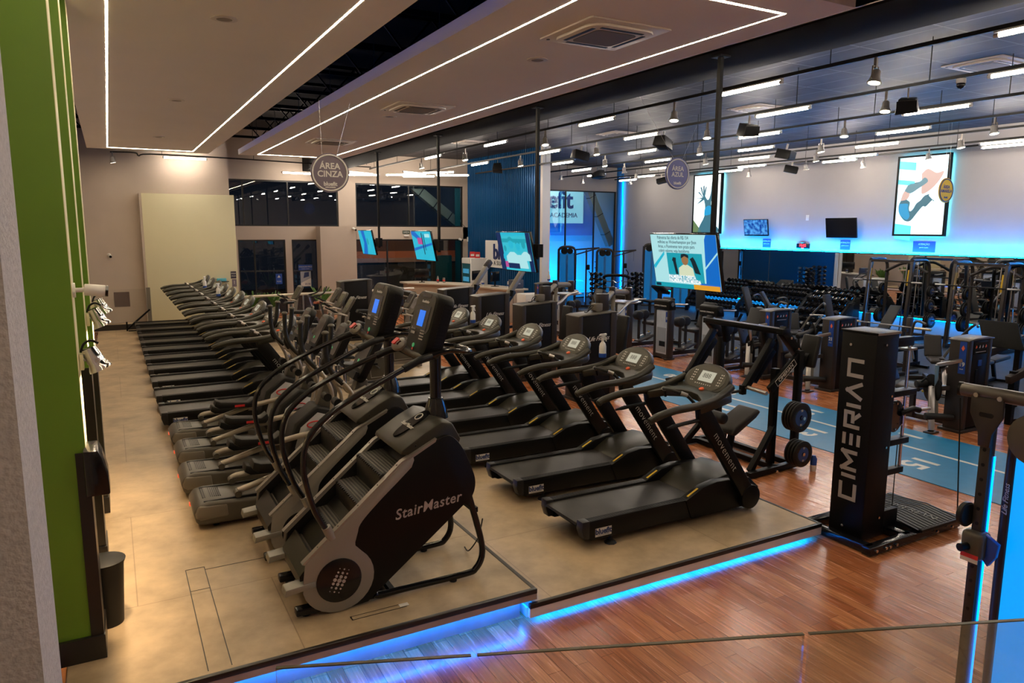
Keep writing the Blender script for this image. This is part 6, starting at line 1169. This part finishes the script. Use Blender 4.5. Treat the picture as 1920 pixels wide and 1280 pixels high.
# ================================================================ TALL CABLE MACHINES AT THE WINDOWS
M['shield'] = emit('led_lit_stack_shield', (.0, .20, .62), .30, '#20506c', .25)
def lat(lab, x, y, H, rz, arm):
    t = thing('tall_pulley_machine', lab, 'gym machine', (x, y, 0), R(rz), 'tall pulley machines by the blue windows')
    for s in (-1, 1): MB().tube(crv([(s * .32, 0, 0), (s * .32, 0, H - .3), (s * .29, 0, H - .08), (s * .17, 0, H), (0, 0, H + .01)], 5), .05, 10).obj('side_post', 'gunmetal', t)
    MB().box(-.27, .27, -.02, .02, .1, H - .22).obj('stack_cover', 'shield', t); MB().box(-.04, .04, -.03, -.021, .15, H - .3).obj('stack_rib', 'bluepaint', t); MB().lathe([(.12, -.03), (.14, 0), (.12, .03)], (-.1, -.06, H - .14), (0, 1, 0), 20).lathe([(.10, -.03), (.12, 0), (.10, .03)], (.12, -.06, H - .15), (0, 1, 0), 20).obj('pulley', 'black', t)
    if arm:
        MB().bar((.3, 0, H - .10), (1.25, -.1, H - .02), .07, .06).bar((1.25, -.1, H - .02), (.3, 0, H - .30), .05, .05).obj('top_arm', 'gunmetal', t); MB().bar((1.05, -.1, .0), (1.05, -.1, .5), .08, .08, (1, 0, 0)).obj('seat_post', 'gunmetal', t); MB().cbox((1.05, -.1, .52), (.40, .36, .08)).obj('seat', 'pad', t, .02, 3); MB().cyl((1.15, -.1, H - .05), (1.15, -.1, 1.75), .005, 5).obj('cable', 'black', t)
        MB().bar((.75, -.05, .0), (.75, -.05, H - .1), .07, .07, (1, 0, 0)).obj('column', 'gunmetal', t); MB().box(.70, .715, -.09, -.075, .2, H - .3).obj('led_strip', M['collet'], t); MB().cbox((.82, -.1, 1.55), (.14, .12, .2)).obj('carriage', 'blackmat', t, .02); MB().tube(crv([(.85, -.16, 1.4), (.95, -.2, 1.25), (.88, -.18, 1.05)], 4), .02, 8).obj('strap', 'black', t)
    MB().box(-.36, .36, -.3, .2, 0, .06).obj('base', 'gunmetal', t, .01)
    if arm: MB().bar((.2, -.05, .05), (1.2, -.1, .05), .1, .08).obj('base_rail', 'gunmetal', t)
M['collet'] = emit('blue_machine_led', (.02, .3, 1.), 1.6)
lat('tall pulley machine with rounded top, beside the end of the blue corrugated wall', 15.6, 24.0, 2.32, -34, True); lat('tall pulley machine with a long top arm before the middle of the tall windows', 17.7, 24.4, 2.2, -34, True); lat('tall pulley machine in the cyan corner, left of the pale television', 18.9, 22.9, 2.42, -40, False); lat('tall pulley machine partly behind the pale television screen', 19.3, 21.6, 2.42, -50, False)
t = thing('bar_storage_stand', 'slim black upright stand with grips in front of the corner column', 'rack', (18.2, 25.4, 0))
for s in (-1, 1): MB().bar((s * .22, 0, 0), (s * .16, 0, 1.9), .04, .04, (1, 0, 0)).obj('side_post', 'blackmat', t)
for k in range(6): MB().bar((-.3, 0, .4 + .25 * k), (.3, 0, .4 + .25 * k), .03, .03).obj('rung', 'blackmat', t)
# ================================================================ BENCHES
def bench(lab, x, y, rz, back=0., m='pad', L=1.2):
    t = thing('weight_bench', lab, 'bench', (x, y, 0), R(rz), 'weight benches'); a = R(back)
    MB().box(-.35, 0.0, -.15, .15, .43, .50).obj('seat', m, t, .025, 3)
    e = Matrix.Translation((.03, 0, .45)) @ Matrix.Rotation(-a, 4, 'Y'); MB().box(0, L * .72, -.15, .15, -.02, .055).xf(e).obj('backrest', m, t, .025, 3)
    MB().bar((-.3, 0, .05), (-.2, 0, .43), .06, .06).bar((.55, 0, .05), (.35, 0, .42), .06, .06).bar((-.3, 0, .06), (.55, 0, .06), .06, .06).obj('frame', 'blackmat', t); MB().bar((-.3, -.25, .03), (-.3, .25, .03), .06, .05).bar((.55, -.28, .03), (.55, .28, .03), .06, .05).obj('foot_bar', 'blackmat', t)
bench('upright backed bench left of the dumbbell racks, below the pale television', 16.6, 17.6, 60, 80); bench('adjustable bench with raised back before the long dumbbell rack', 17.2, 16.0, 100, 70); bench('flat bench behind the tall black tower', 15.0, 7.9, 10, 0); bench('inclined bench close to the long dumbbell rack', 17.0, 14.9, 120, 60); bench('raised back bench in front of the shorter dumbbell rack', 16.9, 12.9, 95, 75); bench('bench with raised back in front of the farthest smith machine', 17.6, 11.9, 10, 40)
t = thing('preacher_bench', 'preacher curl bench with thick slanted arm pad below the pale television', 'bench', (17.1, 20.2, 0)); MB().prism([(-.18, .98), (-.14, 1.06), (.22, .82), (.18, .72)], 'y', -.32, .32).obj('arm_pad', 'pad', t, .03, 3); MB().bar((.05, 0, .05), (.02, 0, .86), .08, .08, (1, 0, 0)).bar((-.5, 0, .05), (.35, 0, .05), .08, .07).obj('frame', 'gunmetal', t); MB().box(-.62, -.3, -.2, .2, .46, .54).obj('seat', 'pad', t, .025, 3); MB().bar((-.45, 0, .06), (-.45, 0, .46), .07, .07, (1, 0, 0)).obj('seat_post', 'gunmetal', t); MB().bar((.28, -.3, .03), (.28, .3, .03), .07, .05).obj('foot_bar', 'gunmetal', t)
t = thing('bench_press', 'flat bench press with gunmetal uprights behind the tall black tower', 'bench', (14.5, 9.7, 0))
for s in (-1, 1): MB().bar((0, s * .48, .04), (0, s * .48, 1.22), .09, .09, (1, 0, 0)).bar((-.3, s * .48, .04), (.4, s * .48, .04), .08, .07).obj('upright', 'gunmetal', t, .008); MB().box(-.12, -.04, s * .48 - .03, s * .48 + .03, .92, .99).obj('bar_hook', 'gunmetal', t)
MB().box(.1, 1.25, -.15, .15, .42, .50).obj('bench_pad', 'pad', t, .03, 3); MB().bar((0, 0, .08), (1.2, 0, .08), .08, .08).bar((1.1, 0, .05), (1.05, 0, .42), .07, .07).bar((1.1, -.3, .03), (1.1, .3, .03), .07, .06).obj('frame', 'blackmat', t); MB().bar((0, -.48, .2), (0, .48, .2), .07, .07).obj('cross_bar', 'gunmetal', t)
t = thing('barbell', 'steel barbell resting on the bench press uprights', 'barbell', (14.42, 9.7, 1.02)); MB().cyl((0, -.62, 0), (0, .62, 0), .015, 10).obj('shaft', 'steel', t)
for s in (-1, 1): MB().cyl((0, s * .62, 0), (0, s * 1.0, 0), .026, 12).obj('sleeve', mat('brass_sleeve', (.55, .47, .33), .3, .9) if 'brass' not in M else M['brass'], t)
# black slanted sled machine at the right edge
t = thing('sled_leg_press', 'leg press with large black slanted sled board at the right edge', 'gym machine', (0, 0, 0))
MB().obox((12.9, 6.86, 1.08), (0.02, -.62, 0), (.15, .22, .42), (.03, 0, -.01)).obj('sled_board', 'blackmat', t, .008); MB().bar((12.0, 6.9, .72), (13.6, 6.6, 1.2), .09, .12).bar((12.05, 6.0, .72), (13.7, 5.8, 1.2), .09, .12).obj('slide_rail', 'gunmetal', t, .006)
MB().bar((12.2, 6.8, .0), (12.2, 6.8, .85), .09, .09, (1, 0, 0)).bar((12.2, 6.0, 0), (12.2, 6.0, .85), .09, .09, (1, 0, 0)).bar((13.5, 6.6, 0), (13.5, 6.6, 1.2), .09, .09, (1, 0, 0)).bar((13.5, 5.8, 0), (13.5, 5.8, 1.2), .09, .09, (1, 0, 0)).bar((12.2, 6.8, .05), (13.5, 6.6, .05), .09, .08).bar((12.2, 6.0, .05), (13.5, 5.8, .05), .09, .08).obj('frame', 'blackmat', t)
MB().obox((11.85, 6.1, .38), (.5, 0, .05), (0, .6, 0), (0, 0, .09)).obj('seat', 'padbrown', t, .03, 3); MB().bar((12.0, 6.4, .0), (12.0, 6.4, .4), .1, .1, (1, 0, 0)).obj('seat_post', 'gunmetal', t); MB().cyl((12.6, 6.0, .55), (12.6, 5.4, .55), .022, 10).obj('plate_peg', 'steel', t)
for k in range(5): plate(f'weight plate on the leg press peg at the right edge, {"outermost" if k == 0 else ORD[k] + " from outside"}', (12.6, 5.5 + .05 * k, .55), (0, -1, 0), .16, .045, 'plates on the leg press peg')
# ================================================================ SPRAY BOTTLES
sb = None
for k, (x, y, z, lab) in enumerate(((5.12, 7.06, 1.48, 'white spray bottle with blue base on the dashboard of the second front treadmill'), (5.15, 10.72, 1.48, 'white spray bottle on the dashboard of the fifth front treadmill'), (2.02, 17.05, 1.525, 'white spray bottle on a left row treadmill, nearer of the two'), (2.02, 19.6, 1.525, 'white spray bottle on a left row treadmill, farther one'), (11.35, 18.42, 1.495, 'white spray bottle on the dark machine near the blue windows'))):
    if sb is None:
        o = sb = thing('spray_bottle', '', 'bottle', (0, 0, 0)); MB().lathe([(.045, 0), (.047, .02), (.047, .05)], n=16).obj('base_band', 'bluelabel', o); MB().lathe([(.043, .05), (.043, .13), (.035, .165), (.016, .19), (.016, .21)], n=16).obj('body', 'white', o)
        MB().cyl((0, 0, .205), (0, 0, .235), .02, 12).obj('collar', 'white', o); MB().prism([(-.05, .26), (-.05, .285), (.03, .285), (.055, .27), (.02, .255), (.015, .235), (-.015, .235), (-.02, .26)], 'y', -.012, .012).obj('spray_head', 'white', o, .003); MB().bar((-.03, 0, .255), (-.05, 0, .19), .014, .01).obj('trigger', 'white', o)
    else: o = dup(sb, (0, 0, 0))
    o.location = (x, y, z); o.rotation_euler = (0, 0, R(180 + 20 * k)); o['label'] = lab; o['group'] = 'spray bottles'
# ================================================================ LIGHT AND CAMERA
def lamp(name, kind, loc, e, col, rot=(0, 0, 0), **k):
    l = bpy.data.lights.new(name, kind); l.energy = e; l.color = col
    for a, v in k.items(): setattr(l, a, v)
    o = bpy.data.objects.new(name, l); COL.objects.link(o); o.location = loc; o.rotation_euler = rot; return o
lamp('facade_flood', 'AREA', (18.5, 28.2, .4), 1100, (.0, .34, 1.), (R(60), 0, 0), size=4., size_y=.4, shape='RECTANGLE')
lamp('facade_sign_lamp', 'AREA', (19.3, 29.8, 5.9), 90, (.7, .95, 1.), (R(-50 + 90), 0, 0), size=2., size_y=.2, shape='RECTANGLE')
lamp('street_lamp', 'SPOT', (12, 32, 4.2), 260, (1., .5, .22), (R(62), 0, 0), spot_size=R(120), spot_blend=.6)
w = bpy.data.worlds.new('night'); SC.world = w; w.use_nodes = True; w.node_tree.nodes['Background'].inputs[0].default_value = (.004, .005, .008, 1); w.node_tree.nodes['Background'].inputs[1].default_value = 1.
yaw, pitch, roll = .50200896, .15290496, .00393831
fw = Vector((math.sin(yaw) * math.cos(pitch), math.cos(yaw) * math.cos(pitch), -math.sin(pitch))); rt = Vector((math.cos(yaw), -math.sin(yaw), 0)); u = rt.cross(fw)
r2 = rt * math.cos(roll) + u * math.sin(roll); u2 = -rt * math.sin(roll) + u * math.cos(roll)
cam = bpy.data.cameras.new('camera'); co = bpy.data.objects.new('camera', cam); COL.objects.link(co)
co.matrix_world = Matrix(((r2.x, u2.x, -fw.x, 0), (r2.y, u2.y, -fw.y, 0), (r2.z, u2.z, -fw.z, 3.0), (0, 0, 0, 1)))
cam.sensor_width = 36; cam.lens = 36 * 1366.38294 / 1920; cam.clip_start = .05; cam.clip_end = 200
SC.camera = co
SC.view_settings.view_transform = 'Standard'; SC.view_settings.look = 'None'; SC.view_settings.gamma = 1; SC.view_settings.use_curve_mapping = False
SC.view_settings.exposure = 0.45
SC.cycles.use_denoising = True; SC.cycles.max_bounces = 8; SC.cycles.glossy_bounces = 4; SC.cycles.diffuse_bounces = 6; SC.cycles.transparent_max_bounces = 12; SC.cycles.sample_clamp_indirect = 6.; SC.cycles.use_light_tree = True
SC.cycles.caustics_reflective = False; SC.cycles.caustics_refractive = False
